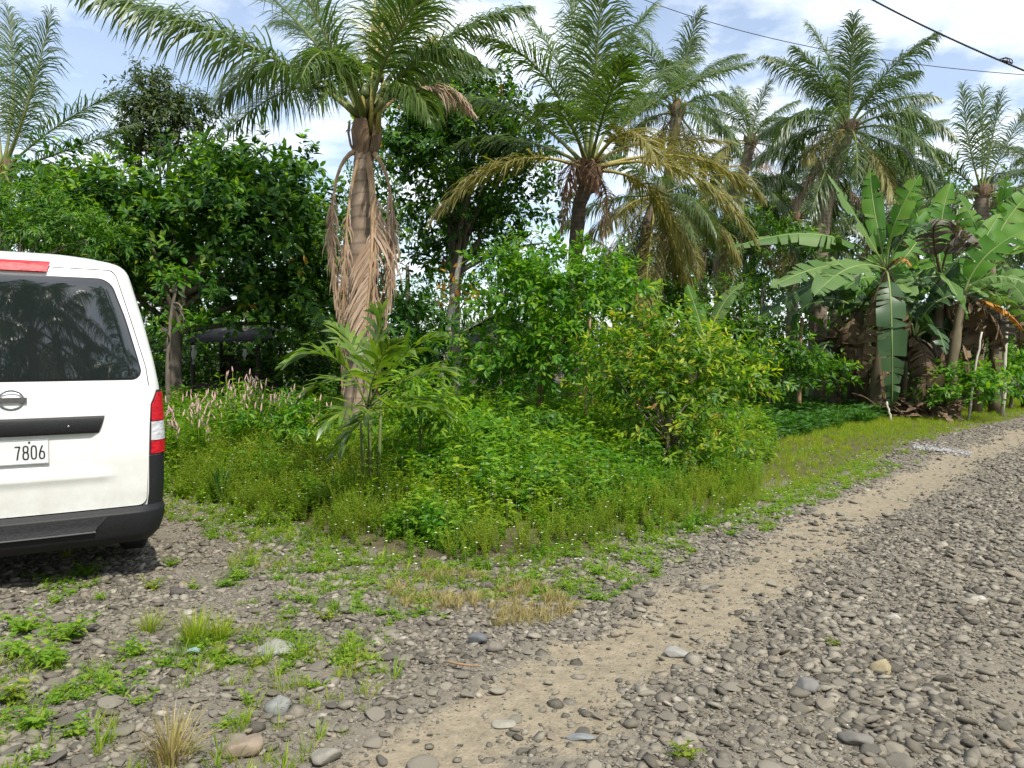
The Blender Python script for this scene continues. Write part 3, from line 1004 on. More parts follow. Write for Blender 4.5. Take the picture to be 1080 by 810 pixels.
# front palm ------------------------------------------------------------
D1 = 10.4
base = gnd(378, 494)
base[2] = g1(*base[:2]) - .05
c1 = at(385, 150, D1)
T = thing("coconut_palm", "front coconut palm with dead tan fronds hanging along its trunk and green coconuts", "palm tree", base, "coconut palms on the plot")
palm_trunk(T, [base, at(378, 400, D1), at(379, 300, D1), at(382, 200, D1), c1], [.24, .17, .15, .135, .13], 'trunk_pale', base)
c1 = at(386, 128, D1)
for kind, mid, tip, om, ot, kw in [
        ('g', (262, 48), (92, -8), -.6, -1.2, dict(L=1.0, droop=1.05, v=.0, n=130)),
        ('g', (300, 70), (232, 108), .5, .9, dict(L=.85, droop=1.0, v=0)),
        ('g', (318, 92), (240, 138), 1.2, 2.2, dict(L=.85, droop=.9, v=0)),
        ('g', (310, 20), (215, -55), .8, 1.5, dict(L=.8, droop=.6)),
        ('g', (330, 10), (262, -120), -.4, -.3, dict(L=.8, droop=.5)),
        ('g', (398, -15), (420, -160), .7, 1.4, dict(L=.85)),
        ('g', (420, 10), (470, -120), .8, 1.6, dict(L=.8)),
        ('g', (425, 25), (500, -70), -.8, -1.5, dict(L=.75, droop=.6)),
        ('g', (468, 42), (556, 8), .2, .4, dict(L=.62, droop=.85, v=.05)),
        ('g', (455, 80), (522, 74), .8, 1.6, dict(L=.5, droop=.9, v=0)),
        ('g', (446, 60), (500, 62), -.5, -.8, dict(L=.55, droop=1.0, v=0)),
        ('g', (350, 60), (318, 82), -1.4, -2.6, dict(L=.6, droop=1.0, v=0)),
        ('g', (440, 30), (470, -30), 1.4, 2.8, dict(L=.7)),
        ('g', (335, 45), (290, 25), 1.6, 3.0, dict(L=.7, droop=.7)),
        ('y', (402, 30), (412, 20), .3, .5, dict(L=.5, droop=1.4, n=40)),
        ('d', (450, 92), (498, 118), .3, .6, dict(L=.42, droop=1.2, n=50)),
        ('y', (440, 70), (455, 40), .5, .8, dict(L=.5, droop=1.2, n=46)),
        ('g', (410, 20), (430, -70), 1.7, 3.0, dict(L=.9)), 
        ('g', (340, 30), (300, -40), 1.7, 3.2, dict(L=.9)), ('g', (430, 60), (470, 60), 1.7, 3.0, dict(L=.85, droop=1.0)), ('g', (362, 75), (335, 110), -1.3, -2.2, dict(L=.75, droop=1.2)),
        ('g', (426, 98), (452, 122), -.6, -.9, dict(L=.6, droop=1.2)),
        ('d', (352, 205), (359, 345), -.20, -.24, dict(L=.36, droop=2.0, n=80, base=.45, a0=20, a1=8, w=.02)),
        ('d', (392, 265), (374, 425), -.30, -.34, dict(L=.60, droop=.42, n=96, base=.24, a0=44, a1=22, w=.034, rr=.036, jit=.09, v=-.12, sides=(-1,))),
        ('d', (396, 250), (386, 410), -.26, -.28, dict(L=.30, droop=1.2, n=70, base=.3, a0=22, a1=10, w=.026)),
        ('d', (413, 215), (405, 345), -.15, -.2, dict(L=.42, droop=2.0, n=90, base=.42, a0=18, a1=8, w=.022)),
        ('d', (366, 235), (362, 410), -.22, -.22, dict(L=.36, droop=2.0, n=70, base=.4, a0=20, a1=8, w=.022)),
        ('r', (394, 235), (398, 420), .2, .2, dict(L=.5, droop=1.9, n=60, base=.36, a0=22, a1=12, w=.024))]:
    view_frond(T, base, kind, c1 if mid[1] < 150 else at(386, 152, D1), mid, tip, om, ot, **kw)
G = Geo()
for k in range(3):
    P = [at(384 + k * 7, 140, D1 - .1), at(383 + k * 9, 112, D1 - .2), at(381 + k * 12, 72, D1 - .28)]
    tube(G, P, [.04, .03, .012], 8)
tube(G, [at(385, 158, D1), at(386, 140, D1), at(387, 118, D1)], [.12, .15, .10], 10, 1)
G.build("flower_stalk", [M['rachis_yel'], M['fibre']], T, base)
ico = bmesh.new()
bmesh.ops.create_icosphere(ico, subdivisions=2, radius=1)
ICO2 = (np.array([v.co[:] for v in ico.verts]), np.array([[v.index for v in f.verts] for f in ico.faces]))
ico.free()
ico = bmesh.new()
bmesh.ops.create_icosphere(ico, subdivisions=3, radius=1)
ICO3 = (np.array([v.co[:] for v in ico.verts]), np.array([[v.index for v in f.verts] for f in ico.faces]))
ico.free()
ico = bmesh.new()
bmesh.ops.create_icosphere(ico, subdivisions=1, radius=1)
ICO1 = (np.array([v.co[:] for v in ico.verts]), np.array([[v.index for v in f.verts] for f in ico.faces]))
ico.free()
for k, (px, py) in enumerate([(377, 86), (384, 97), (393, 91), (368, 78), (399, 80), (387, 74), (407, 93), (362, 94), (376, 66), (396, 68)]):
    G = Geo()
    V = ICO2[0].copy()
    V[:, :2] *= 1 - .18 * V[:, 2:3]
    G.add(V * [.075, .075, .092] + at(px, py, D1 - .28 + .09 * (k % 4)), ICO2[1])
    G.build("coconut", [M['coconut']], T, base)

# second palm -------------------------------------------------------------
D2 = 14.0
base = np.array([at(606, 372, D2)[0], D2, 0.02])
c2 = at(621, 178, D2)
T = thing("coconut_palm", "coconut palm with thin dark trunk, rusty dead frond and long yellow fronds to its right", "palm tree", base, "coconut palms on the plot")
palm_trunk(T, [base, at(605, 330, D2), at(607, 260, D2), at(611, 215, D2), at(621, 190, D2)], [.17, .14, .125, .125, .15], 'trunk_shaded', base)
for kind, mid, tip, om, ot, kw in [
        ('g', (572, 78), (506, 40), -.4, -.6, dict(droop=.75, L=.85)),
        ('g', (545, 118), (470, 108), .3, .6, dict(droop=.9, L=.85, v=.1)),
        ('g', (556, 150), (486, 150), 1.0, 1.8, dict(droop=.9, v=0)),
        ('y', (535, 172), (455, 232), -.2, -.4, dict(L=.8)),
        ('g', (612, 70), (598, -14), .4, .6, dict(L=.85)),
        ('g', (628, 75), (636, -30), -.7, -1.2, dict(L=.9)),
        ('g', (642, 80), (690, 5), .6, 1.2, dict(L=.8)),
        ('g', (600, 90), (560, 20), .9, 1.6, dict(L=.8)),
        ('g', (690, 108), (790, 68), .2, .4, dict(L=.85, droop=.6)),
        ('g', (668, 100), (735, 62), 1.0, 1.8, dict(L=.8)),
        ('y', (662, 140), (694, 172), -.9, -1.6, dict(L=.7, droop=.6)),
        ('y', (720, 180), (796, 252), -.4, -.6, dict(L=.8)),
        ('y', (728, 166), (802, 208), .3, .5, dict(L=.8)),
        ('y', (690, 205), (735, 290), .2, .3, dict(L=.7, droop=.7)),
        ('y', (680, 150), (770, 150), .8, 1.4, dict(L=.75)),
        ('g', (640, 110), (660, 60), -1.3, -2.4, dict(L=.8, droop=.8)),
        ('g', (600, 130), (575, 110), -1.3, -2.5, dict(L=.75, droop=.9)),
        ('r', (606, 172), (594, 205), -.5, -.7, dict(L=.55, droop=1.6, n=50, fray=0)),
        ('r', (626, 170), (632, 200), -.6, -.8, dict(L=.55, droop=1.6, n=46, fray=0)),
        ('d', (600, 205), (592, 245), .3, .4, dict(L=.35, n=40)),
        ('d', (640, 210), (632, 262), .3, .5, dict(L=.4, n=40))]:
    view_frond(T, base, kind, c2, mid, tip, om, ot, **kw)

# pool of fronds shared by the farther palms ------------------------------
POOL = {}
for kind in 'fyd':
    for e in (82, 66, 48, 30, 10, -12, -38, -66):
        for v in range(2):
            G = Geo()
            el = math.radians(e + rng.uniform(-6, 6))
            L0 = rng.uniform(3.0, 3.5)
            bend = {82: .5, 66: .95, 48: 1.25, 30: 1.3, 10: 1.2, -12: .95, -38: .5, -66: .2}[e] * rng.uniform(.75, 1.25)
            P1 = np.array([math.cos(el), 0, math.sin(el)]) * L0 * .52
            e2 = el - bend
            P2 = P1 + np.array([math.cos(e2), rng.uniform(-.15, .15), math.sin(e2)]) * L0 * .52
            dry = kind == 'd'
            frond(G, (0, 0, 0), P1, P2, n=84, L=.95, w=.034, droop=1.5 if dry else (.7 if e > 70 else 1.2), v=.2 if e > 70 else .0, fray=.15 if dry else 0, rr=.03)
            POOL[(kind, e, v)] = G.mesh("frond", [M[k] for k in MATS[kind]])


def far_palm(label, c, trunk_pts, R, spec, scale=1.0, tmat='trunk_far', turn=0.0, group="coconut palms on the plot", dry=1, yel=1):
    base = np.array([trunk_pts[0][0], trunk_pts[0][1], 0.0])
    T = thing("coconut_palm", label, "palm tree", base, group)
    palm_trunk(T, [base] + list(trunk_pts[1:]) + [c], np.linspace(R * 1.25, R, len(trunk_pts) + 1), tmat, base)
    i = 0
    for e, n in spec:
        for k in range(n):
            az = turn + i * 2.39996 + rng.uniform(-.25, .25)
            kind = 'f'
            if e <= -38:
                kind = 'd' if k < dry else ('y' if k < dry + yel else 'f')
            elif e <= -12 and k < yel:
                kind = 'y'
            o = bpy.data.objects.new("frond", POOL[(kind, e, i % 2)])
            COL.objects.link(o)
            o.parent = T
            o.location = Vector(c - base)
            o.rotation_euler = (0, 0, az)
            s = scale * rng.uniform(.9, 1.1)
            o.scale = (s, s, s)
            if kind in FRLAB:
                tag(o, FRLAB[kind])
            i += 1
    return T


SPEC = [(82, 3), (66, 3), (48, 3), (30, 4), (10, 3), (-12, 3), (-38, 3)]


def fp(px, D):
    return at(px, 372, D) * [1, 1, 0]


far_palm("tall coconut palm seen between the dark trunked palm and the far right palms", at(714, 118, 20), [fp(694, 20), at(696, 300, 20), at(704, 200, 20)], .14, SPEC, .74, turn=.4)
far_palm("coconut palm with slim pale brown trunk under the yellow fronds", at(692, 208, 18.5), [fp(674, 18.5), at(675, 280, 18.5), at(684, 235, 18.5)], .13, [(48, 2), (30, 3), (10, 4), (-12, 4), (-38, 4), (-66, 2)], .8, turn=1.2, yel=3, dry=0)
far_palm("largest of the far coconut palms, its crown right above the tallest banana leaves", at(894, 138, 22), [fp(862, 22), at(864, 260, 22), at(872, 200, 22)], .20, [(82, 3), (66, 4), (48, 4), (30, 4), (10, 4), (-12, 5), (-38, 5), (-66, 1)], .98, turn=2.1)
T = far_palm("far coconut palm at the right edge with stiff upright fronds", at(1036, 205, 24), [fp(1030, 24), at(1032, 300, 24)], .2, [(10, 3), (-12, 3)], .9, turn=.2)
for mid, tip, om, ot in [((1022, 150), (1015, 92), -.3, -.4), ((1036, 148), (1036, 94), .3, .4), ((1046, 150), (1056, 98), -.2, -.2), ((1058, 160), (1084, 112), .2, .3), ((1066, 185), (1100, 172), .3, .6), ((1008, 180), (985, 160), .2, .3), ((1010, 205), (978, 212), -.5, -.8), ((1060, 210), (1092, 235), -.6, -.9)]:
    view_frond(T, np.array(T.location), 'f', at(1036, 205, 24), mid, tip, om, ot, L=.85, n=66, w=.034, droop=.7)
far_palm("far coconut palm half hidden left of the largest far palm", at(792, 150, 27), [fp(762, 27), at(765, 280, 27), at(780, 200, 27)], .17, SPEC, .68, turn=3.0)
far_palm("far coconut palm with a pale trunk standing left of the banana patch", at(774, 200, 23), [fp(758, 23), at(761, 300, 23), at(768, 240, 23)], .17, [(48, 2), (30, 3), (10, 4), (-12, 4), (-38, 3), (-66, 3)], .85, turn=1.0, dry=1)
T = far_palm("coconut palm rising at the left edge above the van", at(2, 182, 17), [fp(-8, 17), at(-4, 280, 17)], .2, [(48, 2), (30, 2), (-12, 2)], .9, turn=2.2, dry=0, yel=0)
for mid, tip, om, ot in [((14, 95), (8, 8), .2, .3), ((32, 100), (54, 14), -.3, -.4), ((-6, 100), (-22, 5), .4, .6), ((58, 135), (126, 96), -.2, -.3), ((72, 158), (142, 132), .4, .6), ((36, 178), (72, 196), -.5, -.8), ((-40, 130), (-90, 90), 0, 0), ((24, 130), (40, 70), 1.0, 1.6), ((-30, 170), (-80, 190), .2, .2)]:
    view_frond(T, np.array(T.location), 'f', at(2, 182, 17), mid, tip, om, ot, L=.9, n=84, w=.026, droop=.85)
far_palm("small distant coconut palm low in the gap of sky beside the dark trunk", at(655, 285, 36), [fp(662, 36), at(660, 320, 36)], .17, [(66, 3), (48, 3), (30, 4), (10, 4), (-12, 3)], .8, turn=.9, dry=0, yel=0)
far_palm("distant coconut palm between the thick far trunk and the banana leaves", at(955, 165, 31), [fp(950, 31), at(950, 280, 31)], .17, SPEC, .7, turn=.8)
far_palm("distant coconut palm past the right edge cluster", at(1100, 190, 27), [fp(1100, 27), at(1100, 290, 27)], .18, SPEC, .8, turn=1.9)
far_palm("distant coconut palm low behind the second palm", at(715, 250, 30), [fp(728, 30), at(726, 310, 30)], .2, [(66, 2), (48, 3), (30, 3), (10, 4), (-12, 4), (-38, 3)], .8, turn=.5)
far_palm("low coconut palm with hanging fronds straight left of the tallest banana plant", at(838, 232, 26), [fp(834, 26), at(836, 320, 26)], .17, [(66, 2), (48, 3), (30, 3), (10, 4), (-12, 4), (-38, 4)], .78, turn=.9)
far_palm("low coconut palm with hanging fronds behind the middle of the banana clump", at(950, 215, 27), [fp(946, 27), at(948, 320, 27)], .17, [(66, 2), (48, 3), (30, 3), (10, 4), (-12, 4), (-38, 4)], .85, turn=1.7)
far_palm("low coconut palm in the gap right of the two slim pale trunks", at(742, 262, 28), [fp(740, 28), at(741, 330, 28)], .15, [(66, 3), (48, 3), (30, 3), (10, 3), (-12, 4)], .75, turn=2.9)
far_palm("low coconut palm behind the broad bright banana leaf at the right", at(1035, 265, 28), [fp(1036, 28), at(1036, 330, 28)], .17, [(66, 3), (48, 3), (30, 3), (10, 3), (-12, 4)], .85, turn=.1)
far_palm("coconut palm hidden behind the crown of the largest far palm", at(872, 185, 30), [fp(884, 30), at(880, 300, 30)], .17, [(66, 2), (48, 3), (30, 4), (10, 4), (-12, 4), (-38, 4)], .9, turn=2.2)
# palms across the road behind the standpoint; the van's rear window mirrors them
for k, (x, y, h) in enumerate([(4.2, -6.5, 8.2), (7.5, -9, 10), (2.0, -11, 9.5), (9.5, -5.5, 8.5), (5.5, -14, 12.5)]):
    far_palm("coconut palm across the road " + ["mirrored in the van window", "with the taller trunk", "farther back", "beside the road", "tallest of the row"][k], np.array([x, y, h]),
             [np.array([x + .3, y, 0]), np.array([x + .2, y, h * .6])], .2, SPEC, 1.1, turn=k, group="palms across the road")

# small fan of a young areca palm ------------------------------------------
b = gnd(392, 540)
b[2] = g1(b[0], b[1])
D = b[1]
T = thing("young_palm", "small bright green feather palm in front of the dead hanging fronds", "palm", b)
G = Geo()
for (x0, x1, h) in ((392, 388, 400), (398, 402, 420), (386, 380, 440)):
    tube(G, [at(x0, 540, D), at((x0 + x1) / 2, (540 + h) / 2, D), at(x1, h, D)], [.022, .018, .012], 7)
G.build("trunk", [M['stem']], T, b)
cc = at(388, 430, D)
for mid, tip, om, ot, kw in [
        ((352, 378), (300, 384), -.1, -.2, {}), ((398, 365), (402, 330), .1, .1, {}), ((440, 395), (472, 396), .05, .1, {}), ((360, 400), (318, 420), .4, .6, {}), ((420, 380), (462, 356), -.3, -.4, {}),
        ((380, 380), (352, 342), .3, .5, {}), ((415, 430), (455, 430), -.5, -.7, {}), ((370, 430), (340, 450), -.5, -.7, {}), ((395, 395), (412, 362), -.6, -.9, {}), ((430, 420), (475, 440), .3, .5, {}), ((384, 440), (350, 480), -.2, -.3, {})]:
    Pm, Pt = at(*mid, D + om), at(*tip, D + ot)
    G = Geo()
    frond(G, cc, through(cc, Pm, Pt), Pt, n=15, L=.36, w=.052, base=.28, droop=.35, v=.3, a0=62, a1=22, rr=.008)
    G.build("frond", [M['areca'], M['stem']], T, b)


# ------------------------------------------------------------------ banana plants
def blade(G, P0, P1, P2, W, m=0, mr=1, fold=.35, droop=.3, tears=5, petiole=.16, roll=0.0, n=30, face=0.0):
    P0, P1, P2 = map(lambda p: np.asarray(p, float), (P0, P1, P2))
    tt = np.linspace(0, 1, 16)
    Q = bez(P0, P1, P2, tt)
    tube(G, Q, .024 * (1 - .85 * tt) + .003, 7, mr)
    t = np.linspace(petiole, 1, n)
    P = bez(P0, P1, P2, t)
    T = nrm(np.gradient(P, axis=0))
    S = np.cross(T, [0, 0, 1.0])
    S[np.linalg.norm(S, axis=1) < .15] = [1, 0, 0]
    S = nrm(S)
    N = np.cross(S, T)
    if face:
        roll = face * (1 if S[n // 2][1] > 0 else -1)
    if roll:
        S, N = S * math.cos(roll) + N * math.sin(roll), N * math.cos(roll) - S * math.sin(roll)
    u = (t - petiole) / (1 - petiole)
    w = W * np.clip(np.sin(PI * np.clip(u, 0, 1) ** .75), 0, 1) ** .55
    w[0] = W * .15
    w[-1] = W * .04
    for side in (1, -1):
        cuts = sorted(rng.choice(np.arange(3, n - 2), min(tears, n - 6), replace=False).tolist()) if tears else []
        edges = [0] + cuts + [n - 1]
        for a, b_ in zip(edges[:-1], edges[1:]):
            if b_ <= a:
                continue
            idx = np.arange(a, b_ + 1)
            ph_ = rng.uniform(0, 6)
            sl_ = rng.normal() * .10 * (1 if tears else 0)
            f = fold + rng.normal() * .12 * (1 if tears else .3)
            dr = droop + rng.normal() * .16 * (1 if tears else .3)
            rows = []
            for q in (0, .3, .65, 1.0):
                lag = np.zeros(len(idx))
                if len(idx) > 2 and tears:
                    lag[0] += .14 * q
                    lag[-1] -= .14 * q
                hgt = f * q - (dr + .0) * q * q * 1.5 + .055 * np.sin(idx * .9 + ph_ + q * 2) * q
                rows.append(P[idx] + S[idx] * (side * w[idx] * q)[:, None] + N[idx] * (w[idx] * hgt)[:, None] + T[idx] * (lag * W + w[idx] * q * (.25 + sl_))[:, None] + N[idx] * .004)
            V = np.stack(rows, 1).reshape(-1, 3)
            k = len(idx)
            F = [[4 * i + j, 4 * i + j + 1, 4 * i + j + 5, 4 * i + j + 4] for i in range(k - 1) for j in range(3)]
            G.add(V, F, m)


def more_tears(kw):
    kw = dict(kw)
    kw['tears'] = kw.get('tears', 5) + 4
    return kw


def banana(label, base, stem_pts, R, leaves, dead=0):
    T = thing("banana_plant", label, "banana plant", base, "banana plants in the clump")
    G = Geo()
    P = np.array(stem_pts)
    tube(G, np.stack([np.interp(np.linspace(0, 1, 14), np.linspace(0, 1, len(P)), P[:, k]) for k in range(3)], 1), np.linspace(R * 1.2, R * .55, 14) * (1 + .06 * np.sin(np.arange(14) * 2)), 10)
    for k in range(7):   # loose dry sheaths round the stem
        a = k * 2.3
        f = rng.uniform(.1, .75)
        p = P[0] * (1 - f) + P[-1] * f
        d = np.array([math.cos(a), math.sin(a), 0])
        blade(G, p + d * R * .8, p + d * R * 1.8 + [0, 0, -.1], p + d * R * 2.0 + [0, 0, -.7], .09, 1, 1, tears=3, petiole=.05, n=12)
    G.build("stem", [M['banana_stem'], M['banana_dead']], T, base)
    c = P[-1]
    LAB = {'banana_dead': "dead brown leaf", 'banana_orange': "orange dead leaf", 'banana_gray': "withered grey leaf"}
    for mt, mid, tip, om, ot, W, kw in leaves:
        W *= 1.22
        Pm, Pt = at(*mid, c[1] + om), at(*tip, c[1] + ot)
        G = Geo()
        blade(G, c, through(c, Pm, Pt), Pt, W, **more_tears(kw))
        o = G.build("leaf", [M[mt], M['banana_rib' if mt not in LAB else 'banana_dead']], T, base)
        if mt in LAB:
            tag(o, LAB[mt])
    return T


DB = 18.2
b = np.array([at(926, 372, DB)[0], DB, 0])
banana("tallest banana plant of the clump with a dark leaf hanging to the ground", b,
       [b, at(927, 390, DB), at(930, 330, DB), at(935, 285, DB)], .17,
       [('banana_pale', (904, 232), (873, 184), -.2, -.3, .21, dict(face=.9, tears=1, fold=.2, droop=.1)),
        ('banana', (922, 222), (918, 178), .3, .5, .2, dict(face=.6, tears=1)),
        ('banana', (944, 236), (971, 184), -.3, -.5, .26, dict(face=1.15, tears=2, fold=.2, droop=.1)),
        ('banana_pale', (868, 248), (770, 262), -.1, -.2, .26, dict(face=.35, tears=9, droop=.5)),
        ('banana_pale', (876, 280), (812, 304), -.8, -1.4, .26, dict(face=.6, tears=7, droop=.2, fold=.1)),
        ('banana_pale', (898, 282), (858, 313), -1.2, -2.0, .32, dict(face=.6, tears=4, fold=.1, droop=.1)),
        ('banana_dark', (958, 245), (978, 246), -.3, -.7, .3, dict(face=.6, tears=3)),
        ('banana_dark', (880, 262), (838, 262), .5, .8, .3, dict(tears=6)),
        ('banana', (962, 262), (990, 212), .6, 1.0, .28, dict(face=1.0, tears=3)),
        ('banana_dark', (862, 298), (790, 342), .4, .7, .34, dict(face=.5, tears=7, droop=.5)),
        ('banana_dark', (940, 330), (941, 432), -.8, -.75, .27, dict(tears=6, petiole=.2, fold=.1, droop=.05)),
        ('banana_dead', (915, 340), (908, 400), -.2, -.2, .26, dict(tears=10, droop=.7)),
        ('banana_dead', (955, 330), (965, 400), -.1, -.1, .26, dict(tears=10, droop=.7)),
        ('banana_orange', (950, 272), (962, 282), -.3, -.5, .10, dict(tears=5, droop=.6))])
b = np.array([at(985, 372, DB + .4)[0], DB + .4, 0])
banana("middle banana plant of the clump with a pale arching leaf on its right", b, [b, at(985, 380, DB + .4), at(990, 330, DB + .4), at(992, 292, DB + .4)], .15,
       [('banana', (992, 240), (1003, 192), .3, .5, .26, dict(face=.9, tears=2)),
        ('banana_pale', (1002, 300), (1022, 338), -1.0, -1.6, .24, dict(face=.7, tears=3, droop=.2)),
        ('banana_gray', (985, 240), (1000, 235), -.4, -1.0, .34, dict(tears=10, droop=.8)),
        ('banana_gray', (1010, 245), (1035, 262), -.4, -.8, .34, dict(tears=10, droop=.8)),
        ('banana_dark', (960, 300), (940, 330), -.3, -.6, .3, dict(tears=7)),
        ('banana_dark', (975, 330), (968, 395), .2, .2, .3, dict(tears=8, droop=.6)),
        ('banana_dead', (1000, 350), (1005, 410), .1, .1, .28, dict(tears=10, droop=.7)),
        ('banana', (970, 235), (958, 200), .8, 1.4, .26, dict(face=1.0, tears=4))])
b = np.array([at(1004, 372, DB - .3)[0], DB - .3, 0])
banana("banana plant right of the clump with one broad glossy bright leaf", b, [b, at(1004, 390, DB - .3), at(1010, 345, DB - .3), at(1016, 312, DB - .3)], .13,
       [('banana', (1042, 268), (1094, 238), -.2, -.4, .32, dict(face=1.0, tears=1, fold=.15, droop=.1)),
        ('banana_pale', (1046, 292), (1096, 304), -.4, -.8, .22, dict(face=.5, tears=7, droop=.4)),
        ('banana_pale', (1050, 312), (1092, 345), .3, .5, .24, dict(tears=8, droop=.5)),
        ('banana', (1030, 270), (1055, 225), .7, 1.1, .25, dict(face=.9, tears=3)),
        ('banana_orange', (1055, 325), (1080, 350), .2, .3, .09, dict(tears=8, droop=.6)),
        ('banana_dead', (1028, 335), (1036, 375), .1, .2, .26, dict(tears=10, droop=.8)),
        ('banana_dead', (1040, 330), (1060, 372), .3, .5, .26, dict(tears=10, droop=.8))])
b = np.array([at(1052, 372, DB + 1.5)[0], DB + 1.5, 0])
banana("banana plant at the right edge of the picture beside the pale pole", b, [b, at(1050, 380, DB + 1.5), at(1048, 320, DB + 1.5), at(1046, 280, DB + 1.5)], .15,
       [('banana', (1060, 235), (1098, 195), .2, .3, .3, dict(face=1.0, tears=2)), ('banana', (1030, 240), (1010, 205), .3, .5, .26, dict(face=.9, tears=3)), ('banana_pale', (1085, 262), (1125, 280), -.3, -.6, .26, dict(tears=6)),
        ('banana', (1052, 230), (1062, 185), -.2, -.3, .25, dict(face=.8, tears=1)), ('banana_dark', (1020, 270), (990, 300), -.2, -.4, .28, dict(tears=6)), ('banana', (1090, 250), (1130, 225), .6, 1.0, .28, dict(tears=4))])
b = np.array([at(880, 372, DB + 1.2)[0], DB + 1.2, 0])
banana("short banana sucker in the shade left of the clump", b, [b, at(880, 395, DB + 1.2), at(880, 360, DB + 1.2)], .11,
       [('banana', (850, 330), (838, 350), -.2, -.4, .2, dict(tears=3)), ('banana_dark', (868, 370), (852, 420), -.4, -.6, .22, dict(tears=5)), ('banana', (890, 320), (892, 285), .1, .2, .18, dict(tears=1)),
        ('banana_dark', (900, 350), (908, 395), -.3, -.4, .24, dict(tears=5)), ('banana', (835, 352), (820, 392), .3, .4, .2, dict(tears=4))])
b = np.array([at(745, 372, 17)[0], 17, 0])
banana("small banana plant behind the yellow tipped bush with long light green leaves", b, [b, at(745, 390, 17), at(745, 365, 17)], .1,
       [('banana_pale', (760, 325), (785, 298), 0, 0, .14, dict(face=.8, tears=2)), ('banana', (735, 330), (725, 300), .2, .3, .16, dict(face=.9, tears=1)), ('banana_pale', (770, 350), (805, 350), -.2, -.3, .14, dict(tears=3)),
        ('banana', (720, 335), (690, 318), .2, .3, .15, dict(tears=3)), ('banana', (765, 365), (795, 378), -.4, -.6, .15, dict(tears=2)), ('banana', (715, 355), (688, 372), 0, 0, .15, dict(tears=4))])
def banana_random(label, px, D, H, n, mats, group_dead=2):
    b = np.array([at(px, 372, D)[0], D, 0])
    T = thing("banana_plant", label, "banana plant", b, "banana plants in the clump")
    G = Geo()
    c = b + [rng.normal() * .1, 0, H]
    tube(G, [b, (b + c) / 2 + [.05, 0, 0], c], [.16, .13, .08], 10)
    G.build("stem", [M['banana_stem']], T, b)
    for k in range(n + group_dead):
        a = k * 2.4 + rng.uniform(-.3, .3)
        d = np.array([math.cos(a), math.sin(a), 0])
        dead = k >= n
        el = rng.uniform(.2, 1.2) if not dead else -.6
        L = rng.uniform(1.5, 2.1)
        pm = c + (d * math.cos(el) + np.array([0, 0, math.sin(el)])) * L * .5
        pt = pm + (d * math.cos(el - 1.0) * (1 if not dead else .2) + np.array([0, 0, math.sin(el - 1.0) if not dead else -1.2])) * L * .5
        pt[2] = max(pt[2], .15)
        G = Geo()
        blade(G, c, through(c, pm, pt), pt, rng.uniform(.26, .36), tears=int(rng.integers(5, 12)) if not dead else 11, droop=.2 if not dead else .8, face=rng.uniform(.3, .9) if not dead else 0)
        mt = mats[k % len(mats)] if not dead else ('banana_dead' if k % 2 else 'banana_gray')
        o = G.build("leaf", [M[mt], M['banana_rib' if not dead else 'banana_dead']], T, b)
        if dead:
            tag(o, "dead brown leaf" if k % 2 else "withered grey leaf")


banana_random("banana plant at the back of the clump behind the tallest one", 950, 19.8, 2.9, 7, ['banana', 'banana', 'banana_dark'])
banana_random("banana plant at the left back of the clump above the short sucker", 900, 20.2, 2.4, 6, ['banana_dark', 'banana_dark', 'banana_pale'])
banana_random("banana plant at the right back of the clump under the grey withered leaves", 995, 20.5, 3.0, 7, ['banana', 'banana_dark', 'banana_pale'], 3)
banana_random("short banana plant inside the clump between the tallest and the middle plants", 962, 18.4, 1.9, 6, ['banana_dark'], 3)
banana_random("banana plant farther back to the right of the pale pole", 1085, 21.5, 3.0, 7, ['banana', 'banana_pale', 'banana'])
banana_random("banana plant with fresh leaves standing behind the broad bright leaf", 1030, 19.4, 3.0, 8, ['banana', 'banana', 'banana_pale'], 3)
banana_random("banana plant between the tallest one and the short sucker", 912, 19.2, 2.6, 7, ['banana', 'banana_dark', 'banana_pale'], 3)
# heap of dead leaves at the clump's foot
G = Geo()
for k in range(46):
    p = np.array([at(rng.uniform(930, 1000), 372, DB - .5)[0], DB - .5 + rng.uniform(-.5, .4), rng.uniform(.02, .35)])
    a = rng.uniform(0, 2 * PI)
    d = np.array([math.cos(a), math.sin(a), rng.uniform(-.3, .7)]) * rng.uniform(.3, .8)
    blade(G, p, p + d * .5 + [0, 0, .12], p + d + [0, 0, -.1], rng.uniform(.04, .1), 0, 0, tears=4, petiole=.08, n=12)
tag(G.build("leaf_litter", [M['banana_dead']]), "brown heap of dead banana leaves and sheaths at the foot of the clump", "leaf litter", kind="stuff")


def stick(name, label, cat, pts, R, mat):
    P = np.asarray(pts, float)
    P[0][2] = g1(P[0][0], P[0][1]) - .02
    G = Geo()
    tube(G, np.stack([np.interp(np.linspace(0, 1, 9), np.linspace(0, 1, len(P)), P[:, k]) for k in range(3)], 1) + rng.normal(size=(9, 3)) * .006, np.linspace(R, R * .75, 9), 8)
    o0 = tuple(P[0])
    return tag(G.build(name, [M[mat]], None, o0), label, cat)


